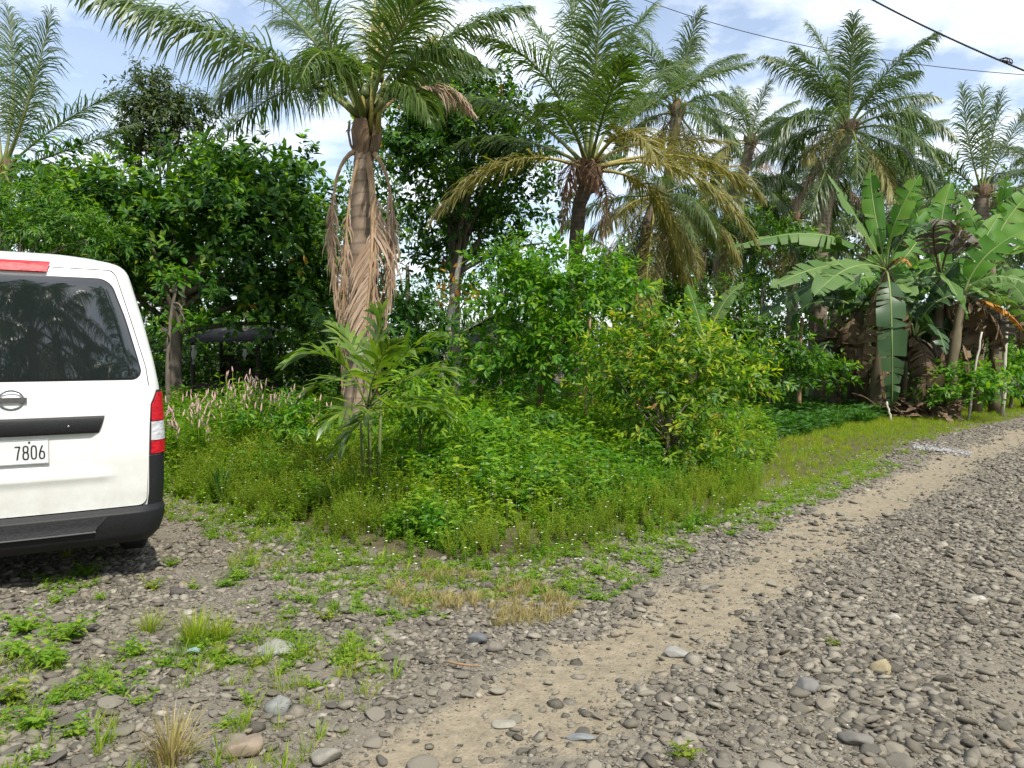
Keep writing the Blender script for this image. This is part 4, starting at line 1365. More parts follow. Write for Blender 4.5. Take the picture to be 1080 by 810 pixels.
stick("wooden_pole", "straight pale pole standing at the right edge of the banana patch", "pole", [at(1058, 396, 19), at(1061, 350, 19), at(1066, 290, 19)], .05, 'bamboo')
stick("wooden_stake", "thin slanted stake leaning at the right of the banana clump", "stake", [at(1022, 415, 17.6), at(1029, 385, 17.6), at(1036, 350, 17.6)], .028, 'bamboo')
stick("wooden_post", "short tan post standing in the shade left of the banana clump", "post", [at(843, 420, 19), at(843, 370, 19), at(846, 335, 19)], .06, 'bark_tan')
stick("broken_stick", "short pale stick leaning against the heap of dead leaves", "stick", [at(940, 446, 17.2), at(938, 435, 17.2), at(935, 424, 17.3)], .03, 'bamboo')
b = at(181, 372, 13.4)
tree("slender_sapling", "slender sapling with few lime leaves in the shade just right of the van roof", "sapling", (b[0], 13.4, 0), at(186, 300, 13.4),
     [ell(190, 297, 13.3, .42, .3, .10), ell(207, 345, 13.2, .26, .22, .10), ell(176, 350, 13.2, .2, .2, .1)], .2, 150, 'bright', .05, 'bark', nl=4, clump_r=.16, wratio=.4)
stick("wooden_stake", "thin straight tan stake standing in the leaves right of the young tree stem", "stake", [at(617, 480, 10.9), at(618, 400, 10.9), at(623, 335, 10.9)], .022, 'bark_tan')


# ------------------------------------------------------------------ ground cover
def leafy_proto(nst, nlf, h, leaf, wr, spread, droop, proto=LEAF4, flower=0):
    """a small upright weed: nst stems, nlf leaves on each"""
    G = Geo()
    tops = []
    for s in range(nst):
        a = rng.uniform(0, 2 * PI)
        lean = rng.uniform(.1, 1) * spread
        hh = h * rng.uniform(.6, 1.1)
        u = (np.arange(nlf) + rng.random(nlf)) / nlf
        u = .12 + .88 * u
        P = np.stack([math.cos(a) * lean * u ** 1.4, math.sin(a) * lean * u ** 1.4, hh * u], 1)
        b = np.arange(nlf) * 2.4 + rng.uniform(0, 6)
        A = np.stack([np.cos(b), np.sin(b), rng.uniform(-.2, .7, nlf) - droop], 1)
        N = np.array([0, 0, 1.0]) + rng.normal(size=(nlf, 3)) * .35
        L = leaf * (1.15 - .5 * u) * rng.uniform(.7, 1.2, nlf)
        inst(G, proto, P, A, N, L, L * wr)
        e = P[-1]
        w = .003
        G.add([[0, 0, 0], [w * 2, 0, 0], e + [w, 0, 0], e], [[0, 1, 2, 3]])
        tops.append(e)
    V = np.concatenate(G.V)
    fs = ([np.concatenate(G.F3)] if G.F3 else []) + ([np.concatenate(G.F4)] if G.F4 else [])
    return V, fs


def grass_proto(n, h, w, spread):
    G = Geo()
    a = rng.uniform(0, 2 * PI, n)
    r0 = rng.random(n) * spread * .35
    hh = h * rng.uniform(.5, 1.15, n)
    ln = rng.uniform(.1, 1, n) * spread
    rows = []
    for q, wk in ((0, 1), (.4, .9), (.75, .6), (1, .05)):
        rr = r0 + ln * q ** 1.8
        z = hh * (q - .18 * q ** 3 * ln / max(spread, 1e-3))
        c = np.stack([np.cos(a) * rr, np.sin(a) * rr, z], 1)
        t = np.stack([-np.sin(a + .5), np.cos(a + .5), a * 0], 1) * (w * wk / 2)
        rows.append(np.stack([c - t, c + t], 1))
    V = np.stack(rows, 1).reshape(-1, 3)
    F = np.array([[0, 1, 3, 2], [2, 3, 5, 4], [4, 5, 7, 6]])
    return V, [(F[None] + (np.arange(n) * 8)[:, None, None]).reshape(-1, 4)]


WEED = [leafy_proto(5, 13, .34, .085, .5, .2, .1) for _ in range(4)] + [leafy_proto(6, 16, .42, .065, .42, .2, .05) for _ in range(3)]
FINE = [leafy_proto(9, 22, .42, .038, .30, .22, -.1) for _ in range(4)]
CREEP = [leafy_proto(6, 8, .07, .042, .42, .17, .0, LEAF8) for _ in range(4)]
GRASS = [grass_proto(26, .30, .008, .20) for _ in range(4)]
SHORT = [grass_proto(18, .13, .006, .12) for _ in range(4)]
COVER = [leafy_proto(5, 9, .20, .12, .45, .26, .15) for _ in range(4)]


def frame_px(x, y, z=0):
    cp, sp = math.cos(PITCH), math.sin(PITCH)
    f = y * cp - (z - CAM_H) * sp
    f = np.where(f < .05, .05, f)
    return 540 + FPX * x / f, 405 - FPX * ((z - CAM_H) * cp + y * sp) / f


def spots(n, x0, x1, y0, y1, margin=200):
    x, y = rng.uniform(x0, x1, n), rng.uniform(y0, y1, n)
    px, py = frame_px(x, y)
    k = (px > -margin) & (px < 1080 + margin) & (py < 960)
    return x[k], y[k]


def cover(name, label, mats, protos, x, y, sc, zs=None, cat=None):
    G = Geo()
    k = rng.integers(0, len(protos), len(x))
    z = gz(x, y)
    if not len(x):
        return None
    for j, p in enumerate(protos):
        m = k == j
        if m.any():
            scatter(G, p, x[m], y[m], z[m] - .01, rng.uniform(0, 2 * PI, m.sum()), sc[m], 0, None if zs is None else zs[m])
    return tag(G.build(name, mats), label, cat or name.replace('_', ' '), kind="stuff")


def region(px, py, pts):
    """is (px, py) inside the outline"""
    px, py = np.asarray(px), np.asarray(py)
    ins = np.zeros(px.shape, bool)
    n = len(pts)
    for i in range(n):
        x1, y1 = pts[i]
        x2, y2 = pts[(i + 1) % n]
        c = ((y1 > py) != (y2 > py)) & (px < (x2 - x1) * (py - y1) / (y2 - y1 + 1e-12) + x1)
        ins ^= c
    return ins


# the dense weeds of the verge
x, y = spots(17000, -9, 9, 5.5, 14.5)
v = veg(x, y)
nz = fbm(x * .8, y * .8, 41)
keep = (v > -.42 + nz * .8) & (rng.random(len(x)) < np.clip(.40 + v * .5, .12, 1))
right = frame_px(x, y)[0] > 790 + 120 * (nz - .5)   # the right hand end of the verge is short grass
kk = keep & ~right
hgt = np.clip(.34 + .38 * v + (nz - .5) * 1.0, .22, 1.5)
cover("weeds", "dense low green weeds covering the verge", [M['weed']], WEED, x[kk], y[kk], hgt[kk] * rng.uniform(.5, 1.5, kk.sum()) * .9)
x, y = spots(8000, -7, 9, 5.8, 14)
v = veg(x, y)
nz = fbm(x * .7 + 9, y * .7, 57)
px, py = frame_px(x, y)
kk = (v > .15) & (nz > .54) & (px < 800)
jx, jy = (fbm(x * 2.2, y * 2.2, 311) - .5) * 150, (fbm(x * 2.2, y * 2.2, 323) - .5) * 60
fr = region(px + jx, py + jy, [(215, 470), (380, 470), (385, 556), (300, 560), (215, 535)])
kk |= fr & (v > .02) & (rng.random(len(x)) < .85)
h = np.where(fr, np.clip(.55 + .6 * v, .5, 1.3), np.clip(.5 + .35 * v, .5, 1.2))
cover("fine_weeds", "fine leaved yellow green weeds among the broad leaved ones", [M['fineweed']], FINE, x[kk], y[kk], h[kk] * rng.uniform(.75, 1.2, kk.sum()))
# taller broad leaved weeds in patches
TALL = [leafy_proto(5, 11, .62, .15, .36, .26, .25, LEAF8) for _ in range(3)] + [leafy_proto(4, 9, .55, .19, .42, .30, .2, LEAF8) for _ in range(2)]
for nm, lab, mt, seed, th, hh in (("tall_weeds", "taller broad leaved bright green weeds standing in patches of the verge", 'bright', 101, .525, 1.15),
                                  ("dark_weeds", "taller dark green leafy weeds in the shaded patches of the verge", 'mid_tree', 131, .63, .85),
                                  ("pale_weeds", "pale yellow green leafy weeds among the taller weeds", 'weed', 171, .54, 1.15)):
    x, y = spots(4200, -8, 6, 6.2, 13.5)
    v = veg(x, y)
    px, py = frame_px(x, y)
    nz = fbm(x * 1.1 + seed, y * 1.1, seed, 3)
    kk = (v > .75) & (nz > th) & (px < 810) & ~((px > 330) & (px < 420) & (y < 8.4))
    cover(nm, lab, [M[mt]], TALL, x[kk], y[kk], np.clip(.45 + .22 * v[kk], .5, 1.25) * hh * rng.uniform(.6, 1.15, kk.sum()))
x, y = spots(2600, -8, 8, 5.8, 13)
v = veg(x, y)
nz = fbm(x * 1.4, y * 1.4, 201, 3)
kk = (v > .5) & (nz > .55) & (frame_px(x, y)[0] < 740) & (rng.random(len(x)) < .5)
cover("tall_grass", "long thin grass blades sticking out of the weeds", [M['weed']], [grass_proto(22, .62, .009, .30) for _ in range(4)], x[kk], y[kk], rng.uniform(.5, .95, kk.sum()))
# grass of the verge: low at the right end, thin tufts elsewhere
x, y = spots(90000, -9, 24, 5.5, 30)
v = veg(x, y)
nz = fbm(x * .8, y * .8, 41)
right = frame_px(x, y)[0] > 780 + 120 * (nz - .5)
kk = (v > .0 + .2 * nz) & (right | (rng.random(len(x)) < .09)) & (v < 7)
cover("grass", "sunlit yellow green grass on the verge beside the road", [M['grass']], GRASS, x[kk], y[kk], np.clip(.24 + .10 * v[kk], .22, .7) * rng.uniform(.7, 1.3, kk.sum()))
x, y = spots(7000, 2, 24, 9, 26)
v = veg(x, y)
kk = (v > 1.9) & (v < 8) & (frame_px(x, y)[0] > 800)
cover("ground_cover", "fresh green broad leaved ground cover in front of the banana plants", [M['fern']], COVER, x[kk], y[kk], rng.uniform(.9, 1.9, kk.sum()))
x, y = spots(5200, -14, 16, 12, 27)
v = veg(x, y)
kk = (v > 3) & ~((frame_px(x, y)[0] > 800) & (v < 5)) & ((y > 14) | (rng.random(len(x)) < .4))
cover("undergrowth", "shaded undergrowth below the trees behind the verge", [M['mid_tree']], COVER + WEED[:2], x[kk], y[kk], rng.uniform(1.0, 2.4, kk.sum()))
# creeping weeds and short grass that thin out over the gravel
x, y = spots(15000, -7, 7, 2.6, 11)
v = veg(x, y)
nz = fbm(x * 1.25, y * 1.25, 77, 3)
px, py = frame_px(x, y)
ta_, tb_ = track_mask(x, y)
lf = np.clip((330 - px) / 260, 0, 1) * (py > 560)
thr = .63 - .42 * np.clip(1 + v / .9, 0, 1) - .07 * lf
kk = (v < .35) & (v > -4.5) & (nz > thr) & (ta_ < .25) & ~((v < -.9) & (px > 420)) & (rng.random(len(x)) < .75)
cover("creeping_weeds", "low creeping weeds spreading from the verge over the gravel", [M['limeweed']], CREEP + CREEP[:2] + [SHORT[0]], x[kk], y[kk], rng.uniform(.4, 1.0, kk.sum()))
x, y = spots(9000, -7, 9, 2.6, 12)
v = veg(x, y)
nz = fbm(x * 1.1 + 4, y * 1.1, 93, 3)
px, py = frame_px(x, y)
ta_, tb_ = track_mask(x, y)
lf = np.clip((300 - px) / 260, 0, 1) * (py > 560)
thr = .66 - .30 * np.clip(1 + v / .7, 0, 1) - .10 * lf
kk = (v < .3) & (v > -4.5) & (nz > thr) & (ta_ < .2) & ~((v < -.6) & (px > 420))
cover("short_grass", "short yellow green grass between the stones at the gravel edge", [M['grass']], SHORT, x[kk], y[kk], rng.uniform(.35, .85, kk.sum()))
# the straw coloured patch at the edge of the gravel
x, y = spots(5200, -1.5, 1.0, 3.9, 6.2)
px, py = frame_px(x, y)
kk = region(px, py, [(400, 612), (470, 600), (580, 616), (612, 640), (570, 658), (500, 658), (430, 648)]) & (fbm(x * 3.1, y * 3.1, 8) + rng.uniform(-.12, .12, len(x)) > .48)
cover("dry_grass", "patch of short straw coloured grass at the gravel edge", [M['drygrass']], SHORT, x[kk], y[kk], rng.uniform(.25, .65, kk.sum()))
# small white and yellow flowers
x, y = spots(2600, -7, 5, 5.2, 11)
v = veg(x, y)
kk = (v > -.35) & (v < 1.5) & (rng.random(len(x)) < .5)
x, y, v = x[kk], y[kk], v[kk]
G = Geo()
zf = gz(x, y) + .07 + np.clip(v, 0, 2) * .28 + rng.uniform(0, .1, len(x))
for q in range(5):
    a = q / 5 * 2 * PI
    n = len(x)
    inst(G, LEAF4, np.stack([x, y, zf], 1), np.tile([math.cos(a), math.sin(a), .25], (n, 1)) + rng.normal(size=(n, 3)) * .1, np.tile([0, 0, 1.0], (n, 1)), np.full(n, .011), np.full(n, .010), 0)
inst(G, LEAF4, np.stack([x, y, zf + .002], 1), np.tile([1, 0, .3], (len(x), 1)), np.tile([0, 0, 1.0], (len(x), 1)), np.full(len(x), .006), np.full(len(x), .006), 1)
for q in range(len(x)):
    pass
st = np.stack([x, y, gz(x, y)], 1)
w = np.array([.0012, 0, 0])
V = np.stack([st - w, st + w, np.stack([x, y, zf], 1) + w, np.stack([x, y, zf], 1) - w], 1).reshape(-1, 3)
G.add(V, np.arange(len(V)).reshape(-1, 4), 2)
tag(G.build("small_flowers", [M['whiteflower'], M['yellowflower'], M['stem']]), "tiny white flowers dotted over the weeds at the verge edge", "flowers", kind="stuff")

# single weeds standing on the gravel
TUFTG = grass_proto(90, .24, .006, .20)
TUFTS = [leafy_proto(9, 13, .13, .062, .36, .2, .05, LEAF8), leafy_proto(7, 10, .10, .055, .38, .16, .05, LEAF8), leafy_proto(5, 9, .08, .045, .38, .12, .0, LEAF8)]


def proto_mesh(name, p, mat):
    G = Geo()
    G.addm(p[0], p[1])
    return G.mesh(name, [M[mat]])


tuft_me = [proto_mesh("weed", p, 'limeweed') for p in TUFTS] + [proto_mesh("weed", TUFTS[1], 'fineweed')]
WL = "small leafy green weed growing alone between the stones of the gravel"
WS = [(125, 735, 1, .9, "bright green weed with broad leaves alone among the stones below the van's shadow"), (55, 700, 0, 1.35, "large lime green weed clump on the sandy patch below the van"),
      (70, 668, 0, 1.2, "lime green weed clump just above the largest one below the van"), (18, 690, 1, 1.2, WL), (92, 592, 0, .9, "leafy weed right beside the rear tyre of the van"), (140, 690, 1, .9, WL), (35, 770, 1, 1.1, WL),
      (190, 705, 2, .9, WL), (262, 742, 2, .8, WL), (335, 724, 2, .8, WL), (318, 690, 2, .6, WL), (235, 770, 2, .8, WL), (78, 780, 1, .9, WL), (150, 745, 2, .8, WL), (105, 620, 2, 1, WL), (60, 625, 1, .8, WL),
      (205, 610, 2, .9, WL), (228, 690, 3, .9, WL), (15, 740, 3, 1.1, WL), (160, 610, 3, .9, WL), (180, 580, 1, .8, WL), (270, 700, 3, .7, WL), (300, 650, 2, .8, WL), (345, 650, 3, .8, WL), (250, 600, 1, .9, WL),
      (385, 640, 2, .8, WL), (410, 655, 2, .6, WL), (878, 680, 3, .45, "tiny yellowish weed alone among the pebbles of the road"), (722, 798, 3, .7, "yellowish weed at the bottom edge of the road"), (630, 605, 1, .9, WL), (690, 600, 1, .8, WL), (660, 590, 1, .9, WL),
      (560, 610, 0, .8, "leafy weed on the straw coloured patch"), (520, 630, 1, .6, WL), (30, 660, 0, 1.1, "yellow green weed clump at the left edge below the van")]
for i, (px, py, k, s, lab) in enumerate(WS):
    p = gnd(px, py)
    o = bpy.data.objects.new("weed", tuft_me[k])
    COL.objects.link(o)
    o.location = (p[0], p[1], g1(p[0], p[1]) - .01)
    o.scale = (s, s, s)
    o.rotation_euler = (0, 0, i * 1.7)
    tag(o, lab, "weed", "weeds on the gravel")
for (px, py, s, mt, lab) in [(205, 675, 1.0, 'grass', "upright green grass tuft on the gravel below the weeds"), (232, 672, .8, 'grass', "second green grass tuft touching the upright one on its right"),
                             (180, 808, .95, 'drygrass', "dry straw coloured grass tuft at the bottom edge of the photo"), (158, 662, .7, 'grass', "yellowish low grass tuft left of the upright one")]:
    p = gnd(px, py)
    o = bpy.data.objects.new("grass_tuft", proto_mesh("grass_tuft", grass_proto(130, .21, .0055, .19), mt))
    COL.objects.link(o)
    o.location = (p[0], p[1], g1(p[0], p[1]) - .01)
    o.scale = (s,) * 3
    tag(o, lab, "grass tuft", "grass tufts on the gravel")

# cockscomb plants with pink spikes behind the van -------------------------
def spike_plants():
    out = []
    for v in range(4):
        G = Geo()
        V, fs = leafy_proto(5, 26, 1.0, .13, .30, .2, .15)
        G.addm(V, fs)
        tips = []
        for s in range(7):
            a = rng.uniform(0, 2 * PI)
            r = rng.uniform(.02, .24)
            p = np.array([math.cos(a) * r, math.sin(a) * r, rng.uniform(.72, 1.10) - r * .5])
            tips.append(p)
            tube(G, [p * [.3, .3, .5], p], [.004, .003], 4)
        out.append((G.mesh("foliage", [M['weed']]), tips))
    return out


F = Geo()
tube(F, [(0, 0, 0), (.005, 0, .03), (.012, 0, .075), (.02, .0, .115)], [.005, .013, .010, .002], 6)
SPIKE = F.mesh("flower_spike", [M['pinkflower']])
SP = spike_plants()
for i in range(44):
    px = rng.uniform(172, 338)
    topy = float(np.interp(px, [172, 205, 240, 262, 290, 315, 338], [424, 410, 388, 386, 402, 400, 420])) + abs(rng.normal()) * 18
    D = rng.uniform(9.4, 11.8)
    p = at(px, topy, D)
    h = max(p[2], .5)
    T = thing("flowering_plant", "tall weed topped with pale pink flower spikes, in the group beside the van", "flowering plant", (p[0], D, g1(p[0], D)), "pink spiked plants behind the van")
    c_, s_ = math.cos(i * 2.1), math.sin(i * 2.1)
    o = bpy.data.objects.new("foliage", SP[i % 4][0])
    COL.objects.link(o)
    o.parent = T
    o.scale = (h * .85, h * .85, h / 1.1)
    o.rotation_euler = (0, 0, i * 2.1)
    for k, q in enumerate(SP[i % 4][1]):
        o = bpy.data.objects.new("flower_spike", SPIKE)
        COL.objects.link(o)
        o.parent = T
        o.location = ((q[0] * c_ - q[1] * s_) * h * .85, (q[0] * s_ + q[1] * c_) * h * .85, q[2] * h / 1.1)
        o.rotation_euler = (rng.normal() * .2, rng.normal() * .2, k * 1.3)
        z_ = rng.uniform(.6, 1.1)
        o.scale = (.85, .85, z_)
o = bpy.data.objects.new("strap_leaf_plant", proto_mesh("strap_leaf_plant", grass_proto(26, .42, .03, .22), 'fern'))
COL.objects.link(o)
p = gnd(232, 528)
o.location = (p[0], p[1], 0)
tag(o, "dark strap leaved plant at the foot of the pink spiked weeds", "plant")

# ------------------------------------------------------------------ stones
def stone_mat(name, stops, island=True):
    m, t, out = new_mat(name)
    if island:
        g = t.nodes.new("ShaderNodeNewGeometry")
        src = g.outputs["Random Per Island"]
    else:
        g = t.nodes.new("ShaderNodeObjectInfo")
        src = g.outputs["Random"]
    r = ramp(t, stops)
    t.links.new(src, r.inputs[0])
    tc = t.nodes.new("ShaderNodeTexCoord")
    n = t.nodes.new("ShaderNodeTexNoise")
    n.inputs["Scale"].default_value = 38
    n.inputs["Detail"].default_value = 6
    t.links.new(tc.outputs["Object"], n.inputs["Vector"])
    rr = ramp(t, [(.3, (.72, .72, .72)), (.7, (1.12, 1.10, 1.06))])
    t.links.new(n.outputs[0], rr.inputs[0])
    mx = t.nodes.new("ShaderNodeMix")
    mx.data_type = 'RGBA'
    mx.blend_type = 'MULTIPLY'
    mx.inputs[0].default_value = 1
    t.links.new(r.outputs[0], mx.inputs[6])
    t.links.new(rr.outputs[0], mx.inputs[7])
    p = t.nodes.new("ShaderNodeBsdfPrincipled")
    p.inputs["Roughness"].default_value = .8
    p.inputs["Specular IOR Level"].default_value = .3
    t.links.new(mx.outputs[2], p.inputs["Base Color"])
    b = t.nodes.new("ShaderNodeBump")
    b.inputs["Strength"].default_value = .35
    b.inputs["Distance"].default_value = .006
    t.links.new(n.outputs[0], b.inputs["Height"])
    t.links.new(b.outputs[0], p.inputs["Normal"])
    t.links.new(p.outputs[0], out.inputs[0])
    return m


STOPS = [(0, (.080, .072, .057)), (.25, (.134, .120, .094)), (.55, (.195, .176, .140)), (.85, (.26, .236, .188)), (.95, (.205, .172, .128)), (1, (.37, .34, .28))]
M['stone'] = stone_mat("stone_grey", STOPS)
M['stone_one'] = stone_mat("stone_single", [(0, (.092, .084, .070)), (.3, (.140, .127, .102)), (.7, (.195, .177, .142)), (.9, (.25, .227, .18)), (1, (.205, .172, .130))], False)


def pebble(base, s):
    V, F = base
    d = V + 0
    ph = rng.uniform(0, 9, 3)
    k = 1 + .16 * (np.sin(d[:, 0] * 2.1 + ph[0]) * np.cos(d[:, 1] * 1.9 + ph[1]) + .6 * np.sin(d[:, 2] * 2.6 + d[:, 0] * 1.4 + ph[2])) + rng.normal(size=len(V)) * s
    V = V * k[:, None]
    for _ in range(8):     # facets
        n = rand_dirs(1)[0]
        h = V @ n
        c = rng.uniform(.45, .80)
        V = V - np.maximum(h - c, 0)[:, None] * n * .92
    return V * np.array([1, rng.uniform(.55, .95), rng.uniform(.24, .50)]), F


PEB = [pebble(ICO2, .02) for _ in range(10)]
PEBM = [pebble(ICO1, .035) for _ in range(10)]
ico = bmesh.new()
bmesh.ops.create_icosphere(ico, subdivisions=1, radius=1)
ico.free()
G0 = []
V12 = nrm(np.array([[0, 1, 1.618], [0, -1, 1.618], [0, 1, -1.618], [0, -1, -1.618], [1, 1.618, 0], [-1, 1.618, 0], [1, -1.618, 0], [-1, -1.618, 0], [1.618, 0, 1], [-1.618, 0, 1], [1.618, 0, -1], [-1.618, 0, -1]]))
F12 = []
for i in range(12):
    for j in range(i + 1, 12):
        for k in range(j + 1, 12):
            if max(np.linalg.norm(V12[i] - V12[j]), np.linalg.norm(V12[j] - V12[k]), np.linalg.norm(V12[i] - V12[k])) < 1.1:
                n = np.cross(V12[j] - V12[i], V12[k] - V12[i])
                F12.append([i, j, k] if n @ V12[i] > 0 else [i, k, j])
PEBS = [pebble((V12, np.array(F12)), .05) for _ in range(10)]


def stone_density(x, y):
    v = veg(x, y)
    a, b = track_mask(x, y)
    d = np.where(v < 0, 1.0, np.clip(1 - v / .5, 0, 1) * .6)
    lefty = np.clip((-.6 - x) / 1.4, 0, 1) * np.clip((fbm(x * .9, y * .9, 33) - .45) * 6, 0, 1)
    return d * (1 - .90 * a) * (1 - .72 * b) * (1 - .55 * lefty)


def stone_stuff(name, label, n, x0, x1, y0, y1, protos, med, sig, hi):
    x, y = spots(n, x0, x1, y0, y1, 420)
    k = rng.random(len(x)) < stone_density(x, y)
    x, y = x[k], y[k]
    clus = fbm(x * 1.7, y * 1.7, 61)
    sc = np.clip(med * np.exp(rng.normal(size=len(x)) * sig + (clus - .5) * 1.6), med * .35, hi)
    z = gz(x, y) + sc * rng.uniform(-.16, .27, len(x))
    G = Geo()
    kk = rng.integers(0, len(protos), len(x))
    for j, (V, F) in enumerate(protos):
        m = kk == j
        if not m.any():
            continue
        n_ = m.sum()
        tilt = rng.normal(size=(n_, 2)) * .22
        c, s = np.cos(r_ := rng.uniform(0, 2 * PI, n_)), np.sin(r_)
        Vx = V[None, :, 0] * np.ones((n_, 1))
        Vy = V[None, :, 1] * np.ones((n_, 1))
        Vz = V[None, :, 2] + Vx * tilt[:, :1] + Vy * tilt[:, 1:]
        S = sc[m][:, None]
        P = np.stack([(Vx * c[:, None] - Vy * s[:, None]) * S + x[m][:, None], (Vx * s[:, None] + Vy * c[:, None]) * S + y[m][:, None], Vz * S + z[m][:, None]], -1)
        off = (np.arange(n_) * len(V))[:, None, None]
        G.add(P.reshape(-1, 3), (F[None] + off).reshape(-1, 3))
    return tag(G.build(name, [M['stone']]), label, "gravel", kind="stuff")


stone_stuff("gravel", "grey river pebbles covering the near road and yard", 92000, -5.6, 7.2, 2.0, 7.5, PEBM, .0212, .48, .058)
stone_stuff("gravel", "small grey stone chips between the pebbles of the near road", 195000, -5.6, 7.2, 2.0, 7.5, PEBS, .0085, .35, .02)
stone_stuff("gravel", "grey gravel covering the farther road", 150000, -5, 19, 7.5, 17, PEBS, .021, .42, .06)
stone_stuff("gravel", "pale gravel far along the road", 16000, 4, 26, 17, 30, PEBS, .035, .4, .08)

peb_me = []
for V, F in [pebble(ICO3, .006) for _ in range(12)]:
    G = Geo()
    G.add(V, F)
    peb_me.append(G.mesh("stone", [M['stone_one']]))
cnt = 0
tries = 0
taken = []
while cnt < 285 and tries < 6000:
    tries += 1
    px, py = rng.uniform(-10, 1090), rng.uniform(560, 815)
    p = gnd(px, py)
    dn = float(stone_density(np.array([p[0]]), np.array([p[1]]))[0])
    if rng.random() > dn or float(veg(np.array([p[0]]), np.array([p[1]]))[0]) > -.05:
        continue
    s = float(np.clip(.037 * math.exp(rng.normal() * .3), .027, .07)) * (1 if p[1] < 5 else 1.25)
    if any((p[0] - q[0]) ** 2 + (p[1] - q[1]) ** 2 < (s + q[2]) ** 2 * .7 for q in taken):
        continue
    taken.append((p[0], p[1], s))
    o = bpy.data.objects.new("stone", peb_me[cnt % 12])
    COL.objects.link(o)
    o.location = (p[0], p[1], g1(p[0], p[1]) + s * .16)
    o.scale = (s, s, s)
    o.rotation_euler = (rng.normal() * .15, rng.normal() * .15, rng.uniform(0, 6.28))
    tag(o, "larger smooth grey or brown stone lying loose among the gravel pebbles", "stone", "larger stones among the gravel")
    cnt += 1
for (px, py, s, sh, col, lab) in [
        (502, 673, .062, (1, .8, .62), (.115, .12, .125), "smooth dark blue grey egg shaped stone at the gravel edge below the straw coloured grass"),
        (522, 680, .05, (1, .8, .7), (.17, .15, .125), "brown grey stone touching the dark egg shaped stone"),
        (710, 684, .085, (1, .62, .34), (.26, .25, .225), "pale flat stone half sunk in the sandy wheel track"),
        (612, 774, .062, (1, .5, .22), (.19, .20, .20), "flat blue grey stone sunk in the sandy track near the bottom of the photo"),
        (533, 759, .06, (1, .7, .2), (.27, .25, .20), "flat tan stone sunk in the sandy track left of the flat blue grey one"),
        (931, 707, .066, (1, .82, .66), (.30, .25, .15), "yellowish stone standing out among the road pebbles"),
        (943, 652, .045, (1, .8, .6), (.38, .35, .30), "whitish round stone right of the middle of the road"),
        (1032, 636, .06, (1, .6, .4), (.36, .33, .28), "pale stone near the right edge of the road"),
        (852, 725, .055, (1, .9, .75), (.165, .16, .15), "round dark grey stone left of the yellowish one"),
        (901, 780, .072, (1, .75, .5), (.16, .15, .13), "big dark grey stone low on the road near the bottom edge"),
        (290, 686, .115, (1, .6, .4), (.24, .235, .21), "big pale grey flat stone in the gravel below the grass tufts"),
        (297, 747, .075, (1, .85, .5), (.21, .215, .20), "blue grey round stone among pebbles below the big pale flat stone"),
        (255, 796, .085, (1, .7, .5), (.24, .19, .14), "brownish stone at the bottom edge right of the dry grass tuft"),
        (343, 802, .065, (1, .8, .6), (.23, .215, .18), "tan grey stone at the bottom edge beside the sandy track"),
        (188, 616, .075, (1, .6, .5), (.075, .068, .058), "dark brown stone in the weeds right of the van tyre")]:
    p = gnd(px, py)
    V, F = pebble(ICO3, .008)
    V = V / np.abs(V).max(0) * sh
    G = Geo()
    G.add(V * s, F)
    mt = noise_mat("stone_own", tuple(c * .85 for c in col), tuple(c * 1.1 for c in col), 22, .75, .25)
    o = G.build("stone", [mt])
    o.location = (p[0], p[1], g1(p[0], p[1]) + s * sh[2] * .5)
    o.rotation_euler = (0, 0, rng.uniform(-.4, .4))
    tag(o, lab, "stone", "stones that stand out")
# twig, litter and spilled white sand
p = gnd(488, 704)
G = Geo()
tube(G, [p + [-.09, .03, .02], p + [-.02, .0, .018], p + [.09, -.02, .012]], [.006, .007, .004], 6)
tag(G.build("twig", [M['bark_tan']]), "short tan twig lying on the gravel below the dark egg shaped stone", "twig")
p = gnd(204, 690)
G = Geo()
V = [[-.03, -.015, .03], [.0, -.02, .04], [.03, -.012, .028], [-.028, .018, .034], [.003, .02, .042], [.032, .016, .03]]
V2 = [[a, b_, c - .004] for a, b_, c in V]
G.add(np.array(V + V2) + [p[0], p[1], g1(p[0], p[1])], [[0, 1, 4, 3], [1, 2, 5, 4], [6, 9, 10, 7], [7, 10, 11, 8], [0, 6, 7, 1], [1, 7, 8, 2], [3, 4, 10, 9], [4, 5, 11, 10], [0, 3, 9, 6], [2, 8, 11, 5]])
tag(G.build("plastic_scrap", [plain("teal_plastic", (.20, .30, .30), .6)], smooth=False), "small pale teal plastic scrap lying on the gravel", "litter")
G = Geo()
pts = [gnd(962, 473), gnd(980, 470), gnd(1000, 475), gnd(1024, 477), gnd(1024, 480), gnd(1000, 480), gnd(985, 479), gnd(966, 477)]
k = rng.integers(0, 7, 420)
x = np.array([gnd(a, b_)[:2] for a, b_ in zip(*(lambda u: (u, 474 + (u - 962) * .08 + rng.normal(size=420) * 1.5))(rng.uniform(962, 1024, 420)))])
sc = rng.uniform(.012, .035, 420)
for j in range(420):
    V, F = PEBS[j % 10]
    G.add(V * sc[j] + [x[j, 0], x[j, 1], g1(*x[j]) + .02], F)
tag(G.build("white_rubble", [noise_mat("white_chips", (.22, .215, .20), (.40, .395, .38), 9, .9, .2)]), "streak of white broken chips spilled along the far road edge", "rubble", kind="stuff")


